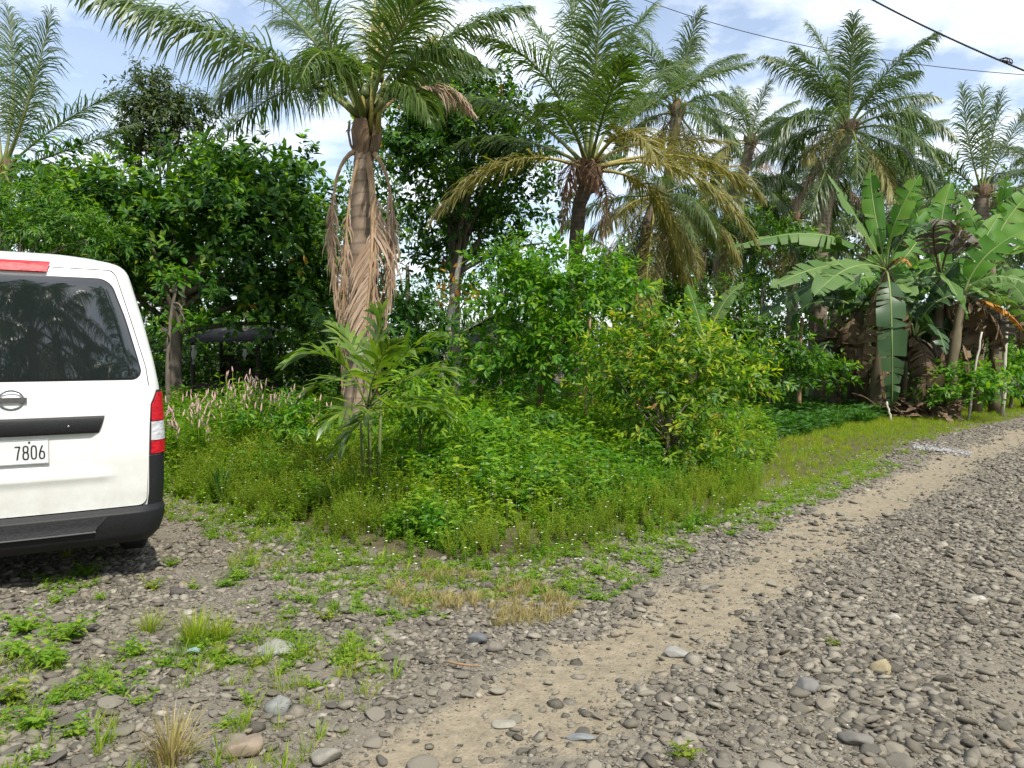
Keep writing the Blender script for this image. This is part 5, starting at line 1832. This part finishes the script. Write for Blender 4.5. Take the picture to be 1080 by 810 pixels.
# ------------------------------------------------------------------ open shed and small house in the shade
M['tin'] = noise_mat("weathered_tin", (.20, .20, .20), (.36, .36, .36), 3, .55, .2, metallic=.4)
M['tin_dark'] = noise_mat("shaded_tin", (.045, .042, .04), (.13, .12, .11), 2.5, .8, .2)  # the deep shade over the shed roof is put into this darker tin colour
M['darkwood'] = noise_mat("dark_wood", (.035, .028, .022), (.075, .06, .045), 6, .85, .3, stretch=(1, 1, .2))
M['whitewash'] = noise_mat("white_wash", (.55, .55, .52), (.72, .72, .70), 5, .8, .1)
o0 = at(235, 372, 18) * [1, 1, 0]
T = thing("open_shed", "dark open shed with a low tin roof in the deep shade right of the van", "shed", o0)
a0, a1 = at(203, 362, 17.3), at(272, 362, 17.3)
G = Geo()
n = 40
xs = np.linspace(a0[0] - .15, a1[0] + .15, n)
V = []
for j, (yy, zz) in enumerate(((17.1, a0[2] + .02), (19.2, a0[2] + .42))):
    for dz in (0, .012):
        V += [(x_, yy, zz + .018 * math.sin(i * PI / 2) + dz) for i, x_ in enumerate(xs)]
F = []
for i in range(n - 1):
    F += [[n + i, n + i + 1, 3 * n + i + 1, 3 * n + i], [i + 1, i, 2 * n + i, 2 * n + i + 1], [i, i + 1, n + i + 1, n + i]]
G.add(V, F)
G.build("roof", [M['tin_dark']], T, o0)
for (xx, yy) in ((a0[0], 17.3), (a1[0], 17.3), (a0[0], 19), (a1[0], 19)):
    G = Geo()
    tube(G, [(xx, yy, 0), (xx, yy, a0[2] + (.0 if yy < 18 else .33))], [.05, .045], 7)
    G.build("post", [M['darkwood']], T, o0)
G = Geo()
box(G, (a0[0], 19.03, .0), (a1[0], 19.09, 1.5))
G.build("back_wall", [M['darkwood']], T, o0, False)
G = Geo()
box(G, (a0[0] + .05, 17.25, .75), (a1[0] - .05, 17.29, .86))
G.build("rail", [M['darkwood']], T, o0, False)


def rag(px, py, w, h, lab):
    c = at(px, py, 17.05)
    G = Geo()
    V = []
    for i in range(6):
        for j in range(4):
            f = i / 5
            V.append(c + [(j / 3 - .5) * w * (1 - .6 * f) + .02 * math.sin(i * 2 + j), .03 * math.sin(j * 2.2 + i), -h * f])
    nV = len(V)
    V += [v + np.array([0, .006, 0]) for v in V]
    F = []
    for i in range(5):
        for j in range(3):
            a = 4 * i + j
            F += [[a, a + 1, a + 5, a + 4], [nV + a + 1, nV + a, nV + a + 4, nV + a + 5]]
    G.add(V, F)
    tag(G.build("rag", [M['whitewash']]), lab, "rag")


rag(204, 364, .12, .42, "pale rag hanging from the left corner of the open shed roof")
rag(258, 368, .12, .25, "small pale rag hanging from the right end of the open shed roof")
G = Geo()
box(G, (0, 0, 0), (1, 1, 1))
o0 = at(528, 372, 27) * [1, 1, 0]
T = thing("small_house", "small house with a pale tin gable roof glimpsed left of the young tree", "house", o0)
hw, hd, eh, rh = 1.5, 1.6, 2.1, 2.95
G = Geo()
box(G, (o0[0] - hw, 27, 0), (o0[0] + hw, 27 + 2 * hd, eh))
G.add([(o0[0] - hw, 27.0, eh), (o0[0] + hw, 27.0, eh), (o0[0], 27.0, rh - .08)], [[0, 1, 2]])
G.build("wall", [noise_mat("house_wall", (.10, .09, .08), (.19, .17, .15), 3, .9, .1)], T, o0, False)
G = Geo()
for s in (-1, 1):
    e = np.array([o0[0] + s * (hw + .3), 0, eh - .12])
    r = np.array([o0[0], 0, rh])
    V = [(e[0], 26.6, e[2]), (r[0], 26.6, r[2]), (r[0], 30.6, r[2]), (e[0], 30.6, e[2])]
    V += [(a, b_, c + .05) for a, b_, c in V]
    G.add(V, [[0, 1, 2, 3], [4, 7, 6, 5], [0, 4, 5, 1], [3, 2, 6, 7], [0, 3, 7, 4]])
G.build("roof", [M['tin']], T, o0, False)
G = Geo()
box(G, (o0[0] + .35, 26.95, .9), (o0[0] + .95, 26.99, 1.6))
G.build("window", [plain("dark_pane", (.02, .025, .03), .1)], T, o0, False)


# ------------------------------------------------------------------ cables overhead
def cable(label, pts, R, twist=False):
    P = np.array(pts)
    t = np.linspace(0, 1, 60)
    tt = np.linspace(0, 1, len(P))
    k = np.polyfit(tt, P, 2)
    Q = np.stack([np.polyval(k[:, i], t) for i in range(3)], 1)
    G = Geo()
    if twist:
        t = np.linspace(0, 1, 900)
        Q = np.stack([np.polyval(k[:, i], t) for i in range(3)], 1)
        for s in (0, PI):
            a = t * 620 + s
            tube(G, Q + np.stack([0 * a, np.cos(a) * R * .5, np.sin(a) * R * .5], 1), R * .75, 6)
    else:
        tube(G, Q, R, 6)
    o0 = tuple(Q[0])
    return G.build("power_cable", [plain("cable_black", (.012, .012, .013), .6)], None, o0), Q


o, _ = cable("", [at(560, -55, 17), at(690, 4, 17.5), at(830, 43, 18), at(960, 65, 18.5), at(1080, 76, 19), at(1300, 88, 20)], .009)
tag(o, "thin single wire sagging across the sky above the palms", "cable")
o, Q = cable("", [at(820, -62, 10), at(920, 0, 10), at(1000, 38, 10), at(1080, 73, 10), at(1250, 140, 10)], .0105, True)
tag(o, "thick black twisted cable crossing the top right corner of the sky", "cable")
G = Geo()
c = at(1062, 64, 10)
for k in range(3):
    th = np.linspace(0, 2 * PI, 16)
    tube(G, np.stack([c[0] + np.cos(th) * (.045 + .02 * k), c[1] + .03 * np.sin(th * 2 + k), c[2] + np.sin(th) * .02 - np.cos(th) * .022], 1), .006, 5)
G.build("binding_wire", [M['darkwood']], o, o.location[:])


# ------------------------------------------------------------------ the white van
A_VAN = math.radians(31)
DC = 5.15
VX, VY = (11 - 540) / FPX * DC, DC
van = thing("parked_van", "white high roof van seen from behind, parked at the left edge of the gravel yard", "van")
WZ = -.06   # the loaded springs: wheels sit lower in the body than the sill line suggests
vz0 = g1(VX - 1.0, VY + 1.0) + .062
van.location = (VX, VY, vz0)
van.rotation_euler = (0, 0, A_VAN)


def itp(z, tab):
    return np.interp(z, [a for a, _ in tab], [b_ for _, b_ in tab])


ZW = [(.2, .86), (.35, .915), (.6, .935), (.95, .94), (1.3, .925), (1.5, .895), (1.8, .835), (2.05, .775), (2.15, .752), (2.21, .715), (2.26, .62), (2.285, .42)]
ZR = [(.2, .05), (.35, .01), (.6, .0), (1.1, .0), (1.33, .015), (1.45, .04), (2.05, .17), (2.15, .205), (2.21, .26), (2.26, .40), (2.285, .62)]
ZF = [(.2, 5.0), (.5, 5.15), (.8, 5.15), (1.05, 5.02), (1.2, 4.78), (1.3, 4.6), (2.0, 3.75), (2.15, 3.5), (2.21, 3.35), (2.26, 3.1), (2.285, 2.8)]
ZC = [(.2, .18), (.6, .17), (1.3, .17), (1.8, .20), (2.15, .24), (2.285, .3)]


def smooth_itp(z, tab):
    z = np.asarray(z, float)
    return (itp(z - .03, tab) + 2 * itp(z, tab) + itp(z + .03, tab)) / 4


def prof(z):
    return smooth_itp(z, ZW), smooth_itp(z, ZR), smooth_itp(z, ZF), smooth_itp(z, ZC)


def rear(s, z):
    """point of the rear skin at arc length s from the centre line and height z"""
    s, z = np.broadcast_arrays(np.asarray(s, float), np.asarray(z, float))
    w, r, f, c = prof(z)
    sg, a = np.sign(s), np.abs(s)
    l1 = w - c
    th = np.clip((a - l1) / c, 0, PI / 2)
    x = np.minimum(a, l1) + c * np.sin(th)
    ex = np.maximum(a - l1 - c * PI / 2, 0)
    y = r + .055 * (np.minimum(a, l1) / w) ** 2 + c * (1 - np.cos(th)) + ex
    return np.stack([sg * x, y, z], -1)


def rear_n(s, z):
    e = 1e-3
    ds = rear(s + e, z) - rear(s - e, z)
    dz = rear(s, z + e) - rear(s, z - e)
    return nrm(np.cross(ds, dz))


def rpatch(G, zs, sl, sr, off, m=0, ns=24, depth=.02, disp=None):
    """a panel lying off metres proud of the rear skin between the outlines sl(z) and sr(z), with its rim turned in"""
    zs = np.asarray(zs, float)
    u = np.linspace(0, 1, ns)
    S = np.stack([sl(z) + (sr(z) - sl(z)) * u for z in zs])
    Z = np.repeat(zs[:, None], ns, 1)
    d = off if disp is None else off + disp(S, Z)
    N = rear_n(S, Z)
    P = rear(S, Z) + N * (d[..., None] if np.ndim(d) else d)
    nz = len(zs)
    i = np.arange(nz - 1)[:, None] * ns + np.arange(ns - 1)[None, :]
    F = np.stack([i, i + 1, i + ns + 1, i + ns], -1).reshape(-1, 4)
    ring = [(0, j) for j in range(ns)] + [(k, ns - 1) for k in range(1, nz)] + [(nz - 1, j) for j in range(ns - 2, -1, -1)] + [(k, 0) for k in range(nz - 2, 0, -1)]
    R = np.array([P[a] for a in ring])
    R2 = np.array([P[a] - N[a] * depth for a in ring])
    n = len(ring)
    k = np.arange(n)
    k2 = (k + 1) % n
    G.add(P.reshape(-1, 3), F, m)
    G.add(np.concatenate([R, R2]), np.stack([k, k + n, k2 + n, k2], -1), m)


def rounded(zb, zt, sl, sr, rad, n=8):
    """z samples and outlines with rounded corners"""
    a = np.linspace(0, PI / 2, n)
    zs = np.concatenate([zb + rad * (1 - np.cos(a)), np.linspace(zb + rad, zt - rad, 10)[1:-1], zt - rad * (1 - np.cos(a[::-1]))])

    def cut(z):
        d = max(rad - (z - zb), rad - (zt - z), 0)
        return rad - math.sqrt(max(rad * rad - d * d, 0))
    return zs, (lambda z: sl(z) + cut(z)), (lambda z: sr(z) - cut(z))


def vbuild(G, name, mats, parent=van, smooth=True):
    return G.build(name, mats if isinstance(mats, list) else [mats], parent, (0, 0, 0), smooth)


def paint_material():
    m, t, out = new_mat("white_paint")
    p = t.nodes.new("ShaderNodeBsdfPrincipled")
    tc = t.nodes.new("ShaderNodeTexCoord")
    sep = t.nodes.new("ShaderNodeSeparateXYZ")
    t.links.new(tc.outputs["Object"], sep.inputs[0])
    n = t.nodes.new("ShaderNodeTexNoise")
    n.inputs["Scale"].default_value = 3.5
    n.inputs["Detail"].default_value = 8
    n.inputs["Roughness"].default_value = .7
    t.links.new(tc.outputs["Object"], n.inputs["Vector"])
    mr = t.nodes.new("ShaderNodeMapRange")      # road dust thrown up by the wheels
    mr.inputs[1].default_value = .95
    mr.inputs[2].default_value = .40
    t.links.new(sep.outputs[2], mr.inputs[0])
    r = ramp(t, [(.38, (0, 0, 0)), (.75, (1, 1, 1))])
    t.links.new(n.outputs[0], r.inputs[0])
    mu = t.nodes.new("ShaderNodeMath")
    mu.operation = 'MULTIPLY_ADD'
    mu.inputs[2].default_value = .02
    t.links.new(mr.outputs[0], mu.inputs[0])
    t.links.new(r.outputs[0], mu.inputs[1])
    mx = t.nodes.new("ShaderNodeMix")
    mx.data_type = 'RGBA'
    mx.inputs[6].default_value = (.74, .745, .72, 1)
    mx.inputs[7].default_value = (.46, .42, .34, 1)
    sc_ = t.nodes.new("ShaderNodeMath")
    sc_.operation = 'MULTIPLY'
    sc_.inputs[1].default_value = .85
    t.links.new(mu.outputs[0], sc_.inputs[0])
    t.links.new(sc_.outputs[0], mx.inputs[0])
    t.links.new(mx.outputs[2], p.inputs["Base Color"])
    p.inputs["Roughness"].default_value = .3
    p.inputs["Coat Weight"].default_value = .5
    p.inputs["Coat Roughness"].default_value = .06
    t.links.new(p.outputs[0], out.inputs[0])
    return m


paint = paint_material()
black_trim = noise_mat("black_plastic", (.010, .0105, .0115), (.017, .0175, .019), 90, .55, .1, spec=.3)
gloss_black = plain("gloss_black", (.012, .012, .013), .2)
seal = plain("rubber_seal", (.012, .012, .012), .8)
redlens = noise_mat("red_lens", (.36, .004, .012), (.60, .014, .026), 22, .38, .2, stretch=(1, 1, 2.5), spec=.25)
clearlens = noise_mat("clear_lens", (.42, .42, .44), (.72, .72, .74), 20, .15, .2, stretch=(1, 1, 3))
chrome = plain("chrome", (.42, .42, .44), .16, 1.0)


def glass_material():
    m, t, out = new_mat("tinted_glass")
    p = t.nodes.new("ShaderNodeBsdfPrincipled")
    p.inputs["Base Color"].default_value = (.012, .016, .016, 1)
    p.inputs["Roughness"].default_value = .02
    p.inputs["IOR"].default_value = 1.62
    p.inputs["Specular IOR Level"].default_value = .8
    t.links.new(p.outputs[0], out.inputs[0])
    return m


glass = glass_material()
# body: stacked plan outlines
zl = np.concatenate([np.linspace(.3, 2.1, 46), np.array([2.13, 2.16, 2.185, 2.205, 2.22, 2.235, 2.25, 2.262, 2.272, 2.28, 2.285])])
G = Geo()
rows = []
for z in zl:
    w, r, f, c = [float(v) for v in prof(z)]
    l1 = w - c
    s = np.concatenate([np.linspace(0, l1, 10), l1 + np.linspace(0, c * PI / 2, 12)[1:]])
    p = rear(s, np.full(len(s), z))[:, :2]
    y0 = p[-1][1]
    side = np.stack([np.full(22, w), np.linspace(y0, f - c, 24)[1:-1]], 1)
    a = np.linspace(0, PI / 2, 10)
    arc = np.stack([w - c + c * np.cos(a), f - c + c * np.sin(a)], 1)
    fr = np.stack([np.linspace(w - c, 0, 8)[1:], np.full(7, f)], 1)
    half = np.concatenate([p, side, arc, fr])
    full = np.concatenate([half, (half * [-1, 1])[-2:0:-1]])
    rows.append(np.concatenate([full, np.full((len(full), 1), z)], 1))
nr = len(rows[0])
V = np.concatenate(rows)
i = np.arange(len(zl) - 1)[:, None] * nr
j = np.arange(nr)[None, :]
F = np.stack([i + j, i + (j + 1) % nr, i + nr + (j + 1) % nr, i + nr + j], -1).reshape(-1, 4)
top = len(V)
V = np.concatenate([V, [[0, 1.9, 2.292], [0, 2.4, .3]]])
k = np.arange(nr)
lt = (len(zl) - 1) * nr
G.addm(V, [F, np.concatenate([np.stack([lt + k, lt + (k + 1) % nr, np.full(nr, top)], -1), np.stack([(k + 1) % nr, k, np.full(nr, top + 1)], -1)])])
vbuild(G, "body", paint)


def edge(z, m):
    w, r, f, c = prof(z)
    return float(w - c + c * m)


def recess(S, Z):
    a = np.clip((.52 - np.abs(S)) / .07, 0, 1) * np.clip((Z - .735) / .05, 0, 1) * np.clip((1.10 - Z) / .03, 0, 1)
    a = a * a * (3 - 2 * a)
    lip = .014 * np.exp(-((Z - .70) / .035) ** 2) * np.clip((.62 - np.abs(S)) / .1, 0, 1)
    q = np.clip((1.335 - Z) / .09, 0, 1)
    shoulder = .032 * q * q * (3 - 2 * q) * (.35 + .65 * np.clip((Z - .47) / .35, 0, 1))
    return -.027 * a + lip + shoulder


tg_s = lambda z: float(np.interp(z, [.44, .9, 1.3, 1.45, 2.13], [.80, .815, .835, edge(1.45, .55), edge(2.13, .55)]))
zs, a_, b_ = rounded(.452, 2.155, lambda z: -tg_s(z) - .012, lambda z: tg_s(z) + .012, .05)
zs = np.unique(np.concatenate([zs, np.linspace(.55, 2.1, 60)]))
G = Geo()
rpatch(G, zs, a_, b_, .003, 0, 30, .01)
vbuild(G, "door_seal", seal)
zs, a_, b_ = rounded(.463, 2.145, lambda z: -tg_s(z), tg_s, .05)
zs = np.unique(np.concatenate([zs, np.linspace(.55, 2.1, 90)]))
G = Geo()
rpatch(G, zs, a_, b_, .009, 0, 90, .012, recess)
tail = vbuild(G, "tailgate", paint)
# window with black border
ws = lambda z: edge(z, .28)
zs, a_, b_ = rounded(1.372, 2.075, lambda z: -ws(z), ws, .07)
G = Geo()
rpatch(G, zs, a_, b_, .0135, 0, 40, .006)
rw = vbuild(G, "rear_window", glass, tail)
zs, a_, b_ = rounded(1.360, 2.087, lambda z: -ws(z) - .012, lambda z: ws(z) + .012, .08)
G = Geo()
rpatch(G, zs, a_, b_, .0105, 0, 40, .004)
vbuild(G, "window_seal", gloss_black, tail)
# high brake lamp
G = Geo()
zs = np.linspace(2.105, 2.168, 8)
rpatch(G, zs, lambda z: -.24 + (2.168 - z) * .35, lambda z: .24 - (2.168 - z) * .35, .038, 0, 30, .02)
vbuild(G, "brake_lamp", redlens, tail)
# black strip above the plate
G = Geo()
zs = np.linspace(1.0, 1.118, 14)
rpatch(G, zs, lambda z: -.545 + (1.118 - z) * .35, lambda z: .545 - (1.118 - z) * .35, .040, 0, 40, .03, lambda S, Z: .016 * np.sin(np.clip((Z - 1.0) / .118, 0, 1) * PI) ** .5)
strip = vbuild(G, "handle_strip", black_trim, tail)
G = Geo()
q = rear(np.array(.325), np.array(1.055))
G.add(ICO2[0] * [.009, .006, .009] + q + [0, -.057, 0], ICO2[1])
vbuild(G, "lock_button", chrome, strip)
# ring badge with a bar
G = Geo()
th = np.linspace(0, 2 * PI, 49)[:-1]
cz = 1.243
q = rear(np.array(0.), np.array(cz)) + [0, -.046, 0]
ring = np.stack([np.cos(th) * .071, 0 * th, np.sin(th) * .062], 1)
ph = np.arange(8) / 8 * 2 * PI
V = []
for a in range(48):
    rd = np.array([math.cos(th[a]), 0, math.sin(th[a])])
    for b__ in ph:
        V.append(q + ring[a] + rd * .0075 * math.cos(b__) + np.array([0, -.006, 0]) * math.sin(b__))
a = np.arange(48)[:, None] * 8
b2 = np.arange(8)[None, :]
G.add(V, np.stack([a + b2, a + (b2 + 1) % 8, (a + 8) % 384 + (b2 + 1) % 8, (a + 8) % 384 + b2], -1).reshape(-1, 4))
box(G, tuple(q + [-.089, -.013, -.017]), tuple(q + [.089, .006, .017]))
vbuild(G, "badge", chrome, tail, False)
# number plate
plate_mat = noise_mat("plate_white", (.62, .63, .62), (.70, .71, .70), 3, .45, 0)
q = rear(np.array(0.), np.array(.893)) + [0, -.0, 0]
py_ = float(rear(np.array(.0), np.array(.893))[1]) - .022
G = Geo()
box(G, (-.205, py_ - .006, .815), (.205, py_, .972))
plate = vbuild(G, "number_plate", plate_mat, tail, False)
G = Geo()
for lo, hi in (((-.209, .811), (.209, .8165)), ((-.209, .9705), (.209, .976)), ((-.209, .8165), (-.2035, .9705)), ((.2035, .8165), (.209, .9705))):
    box(G, (lo[0], py_ - .009, lo[1]), (hi[0], py_ + .001, hi[1]))
vbuild(G, "plate_frame", plain("plate_frame_grey", (.30, .31, .31), .5), plate, False)
G = Geo()
for x_ in (.125, -.125):
    G.add(ICO2[0] * [.007, .004, .007] + [x_ - .03, py_ - .008, .957], ICO2[1])
vbuild(G, "bolt", black_trim, plate)


def stroke_digit(G, ch, x, z, w, h, t):
    """embossed plate digits as bars and curves"""
    def path(pts):
        P = np.array([(x + a * w, py_ - .0075, z + b_ * h) for a, b_ in pts])
        d = nrm(np.gradient(P, axis=0))
        nn = np.stack([-d[:, 2], 0 * d[:, 0], d[:, 0]], 1)
        L, R_ = P + nn * t / 2, P - nn * t / 2
        n = len(P)
        V = np.concatenate([L, R_, L + [0, .002, 0], R_ + [0, .002, 0]])
        k = np.arange(n - 1)
        G.add(V, np.concatenate([np.stack([k, k + 1, n + k + 1, n + k], -1), np.stack([k, 2 * n + k, 2 * n + k + 1, k + 1], -1), np.stack([n + k, n + k + 1, 3 * n + k + 1, 3 * n + k], -1)]))

    def loop(cx, cy, rx, ry, a0=0, a1=360, n=26, sq=2.6):
        th = np.radians(np.linspace(a0, a1, n))
        c, s = np.cos(th), np.sin(th)
        return [(cx + rx * np.sign(a) * abs(a) ** (2 / sq), cy + ry * np.sign(b_) * abs(b_) ** (2 / sq)) for a, b_ in zip(c, s)]
    if ch == '7':
        path([(0, .93), (.3, .93), (.6, .93), (1, .93)])
        path([(.93, .94), (.62, .5), (.42, .0)])
    elif ch == '8':
        path(loop(.5, .74, .42, .22))
        path(loop(.5, .27, .47, .25))
    elif ch == '0':
        path(loop(.5, .5, .45, .46, sq=3.2))
    elif ch == '6':
        path(loop(.5, .29, .45, .26))
        path([(.09, .33), (.2, .58), (.42, .82), (.62, .98)])


G = Geo()
for k, ch in enumerate("7806"):
    stroke_digit(G, ch, .012 + k * .0465, .842, .031, .094, .0095)
vbuild(G, "lettering", plain("plate_ink", (.02, .022, .025), .6), plate, False)
# tail lamps
for sg in (1, -1):
    T0 = None
    for nm, z0, z1, mt, o_ in (("tail_lamp", .815, 1.285, seal, .010), ("red_lens", 1.062, 1.268, redlens, .018), ("clear_lens", .922, 1.056, clearlens, .017), ("reflector", .825, .916, redlens, .018)):
        zs = np.linspace(z0, z1, 18)
        inn = lambda z: float(np.interp(z, [.8, 1.17, 1.285], [.832, .846, .915])) + (.006 if nm != "tail_lamp" else 0)
        out_ = lambda z: float(np.interp(z, [.8, 1.29], [1.10, 1.09])) - (.006 if nm != "tail_lamp" else 0)
        G = Geo()
        if sg > 0:
            rpatch(G, zs, inn, out_, o_, 0, 20, .012)
        else:
            rpatch(G, zs, lambda z: -out_(z), lambda z: -inn(z), o_, 0, 20, .012)
        o = vbuild(G, nm, mt, T0 or van)
        T0 = T0 or o
# bumper: lower band and corner uprights
smax = 1.45
bd = lambda S, Z: .010 + .055 * np.clip((.47 - Z) / .05, 0, 1) * (1 - .85 * np.clip((np.abs(S) - .75) / .3, 0, 1)) - .03 * np.clip((.27 - Z) / .07, 0, 1)
G = Geo()
zs = np.concatenate([np.linspace(.205, .40, 12), np.linspace(.41, .456, 8)])
rpatch(G, zs, lambda z: -smax, lambda z: smax, .0, 0, 120, .12, bd)
bump_o = vbuild(G, "bumper", black_trim)
for sg in (1, -1):
    G = Geo()
    zs = np.linspace(.45, .81, 16)
    inn = lambda z: float(np.interp(z, [.45, .55, .81], [.815, .828, .832]))
    out_ = lambda z: float(np.interp(z, [.45, .81], [1.42, 1.10]))
    if sg > 0:
        rpatch(G, zs, inn, out_, .011, 0, 24, .03)
    else:
        rpatch(G, zs, lambda z: -out_(z), lambda z: -inn(z), .011, 0, 24, .03)
    vbuild(G, "bumper_corner", black_trim, bump_o)
# step pad on the bumper: a sunk tread with a lighter grey lower lip
G = Geo()
zs = np.linspace(.335, .418, 8)
stp = lambda z: float(np.interp(z, [.335, .418], [.46, .56]))
rpatch(G, zs, lambda z: -stp(z), stp, .0, 0, 40, .02, lambda S, Z: bd(S, Z) + .004 + .012 * np.clip((.36 - Z) / .02, 0, 1))
vbuild(G, "step_pad", noise_mat("step_rubber", (.022, .023, .024), (.034, .035, .036), 60, .55, .2), bump_o)
G = Geo()
zs = np.linspace(.326, .334, 3)
rpatch(G, zs, lambda z: -.47, lambda z: .47, .0, 0, 40, .02, lambda S, Z: bd(S, Z) + .019)
vbuild(G, "step_edge", plain("grey_edge", (.16, .16, .16), .4), bump_o)
# underbody, wheels
G = Geo()
box(G, (-.72, .25, .2), (.72, 4.7, .33))
vbuild(G, "chassis", seal, van, False)


def wheel(x, y):
    R, W = .335, .21
    th = np.linspace(0, 2 * PI, 41)[:-1]
    pr = [(-W / 2, R * .62), (-W / 2 - .004, R * .8), (-W / 2 + .02, R * .97), (-W / 4, R), (W / 4, R), (W / 2 - .02, R * .97), (W / 2 + .004, R * .8), (W / 2, R * .62)]
    V = [(x + a, y + math.cos(t) * r, R + WZ + math.sin(t) * r) for a, r in pr for t in th]
    n = 40
    i = np.arange(7)[:, None] * n
    j = np.arange(n)[None, :]
    F = np.stack([i + j, i + (j + 1) % n, i + n + (j + 1) % n, i + n + j], -1).reshape(-1, 4)
    G = Geo()
    G.add(V, F)
    wt = vbuild(G, "wheel", noise_mat("tyre_rubber", (.016, .016, .016), (.035, .033, .03), 20, .85, .4))
    G = Geo()
    pr = [(-W / 2 + .01, .0), (-W / 2 + .03, .08), (-W / 2 + .03, R * .5), (-W / 2 + .005, R * .62), (W / 2 - .005, R * .62), (W / 2 - .03, R * .5), (W / 2 - .03, .08), (W / 2 - .01, 0.0)]
    V = [(x + a, y + math.cos(t) * r, R + WZ + math.sin(t) * r) for a, r in pr for t in th]
    G.add(V, F)
    vbuild(G, "rim", plain("rim_silver", (.45, .45, .46), .35, .8), wt)


for x_, y_ in ((.79, .98), (-.79, .98), (.79, 4.05), (-.79, 4.05)):
    wheel(x_, y_)
# sides: windows, door seams, wheel arches (seen only from other standpoints)
for sg in (1, -1):
    def side_pt(y, z, off):
        w = prof(np.asarray(z))[0]
        return np.stack([sg * (w + off), np.asarray(y) + 0 * w, np.asarray(z) + 0 * w], -1)
    for nm, y0, y1, z0, z1, mt in (("side_window", .55, 1.75, 1.38, 2.0, glass), ("side_window", 1.85, 3.0, 1.38, 2.0, glass), ("side_window", 3.1, 3.85, 1.38, 1.95, glass)):
        G = Geo()
        yy, zz = np.meshgrid(np.linspace(y0, y1, 12), np.linspace(z0, z1, 12))
        P = side_pt(yy, zz, .006)
        i = np.arange(11)[:, None] * 12 + np.arange(11)[None, :]
        F = np.stack([i, i + 1, i + 13, i + 12], -1).reshape(-1, 4)
        G.add(P.reshape(-1, 3), F if sg > 0 else F[:, ::-1])
        vbuild(G, nm, mt)
    for yc in (.98, 4.05):
        G = Geo()
        th = np.linspace(0, PI, 26)
        V = np.concatenate([side_pt(yc + np.cos(th) * .43, np.maximum(.33 + np.sin(th) * .42, .31), .012), side_pt(np.full(1, yc), np.full(1, .33), .012)])
        G.add(V, [[k, k + 1, 26] if sg > 0 else [k + 1, k, 26] for k in range(25)])
        vbuild(G, "wheel_arch", seal)
    G = Geo()
    G.add(ICO3[0] * [.10, .06, .15] + [sg * 1.06, 4.0, 1.5], ICO3[1])
    tube(G, [(sg * .86, 4.05, 1.4), (sg * 1.0, 4.02, 1.43)], .025, 8)
    vbuild(G, "mirror", black_trim)
    G = Geo()
    G.add(ICO3[0] * [.17, .10, .16] + [sg * .70, 4.98, .92], ICO3[1])
    vbuild(G, "headlight", clearlens)
G = Geo()
xx, zz = np.meshgrid(np.linspace(-1, 1, 14), np.linspace(1.33, 2.03, 10))
w, r, f, c = prof(zz)
P = np.stack([xx * (w - c * .5), f + .01 - .03 * np.abs(xx) ** 4, zz + .006], -1)
i = np.arange(9)[:, None] * 14 + np.arange(13)[None, :]
G.add(P.reshape(-1, 3), np.stack([i + 14, i + 15, i + 1, i], -1).reshape(-1, 4))
vbuild(G, "windscreen", glass)
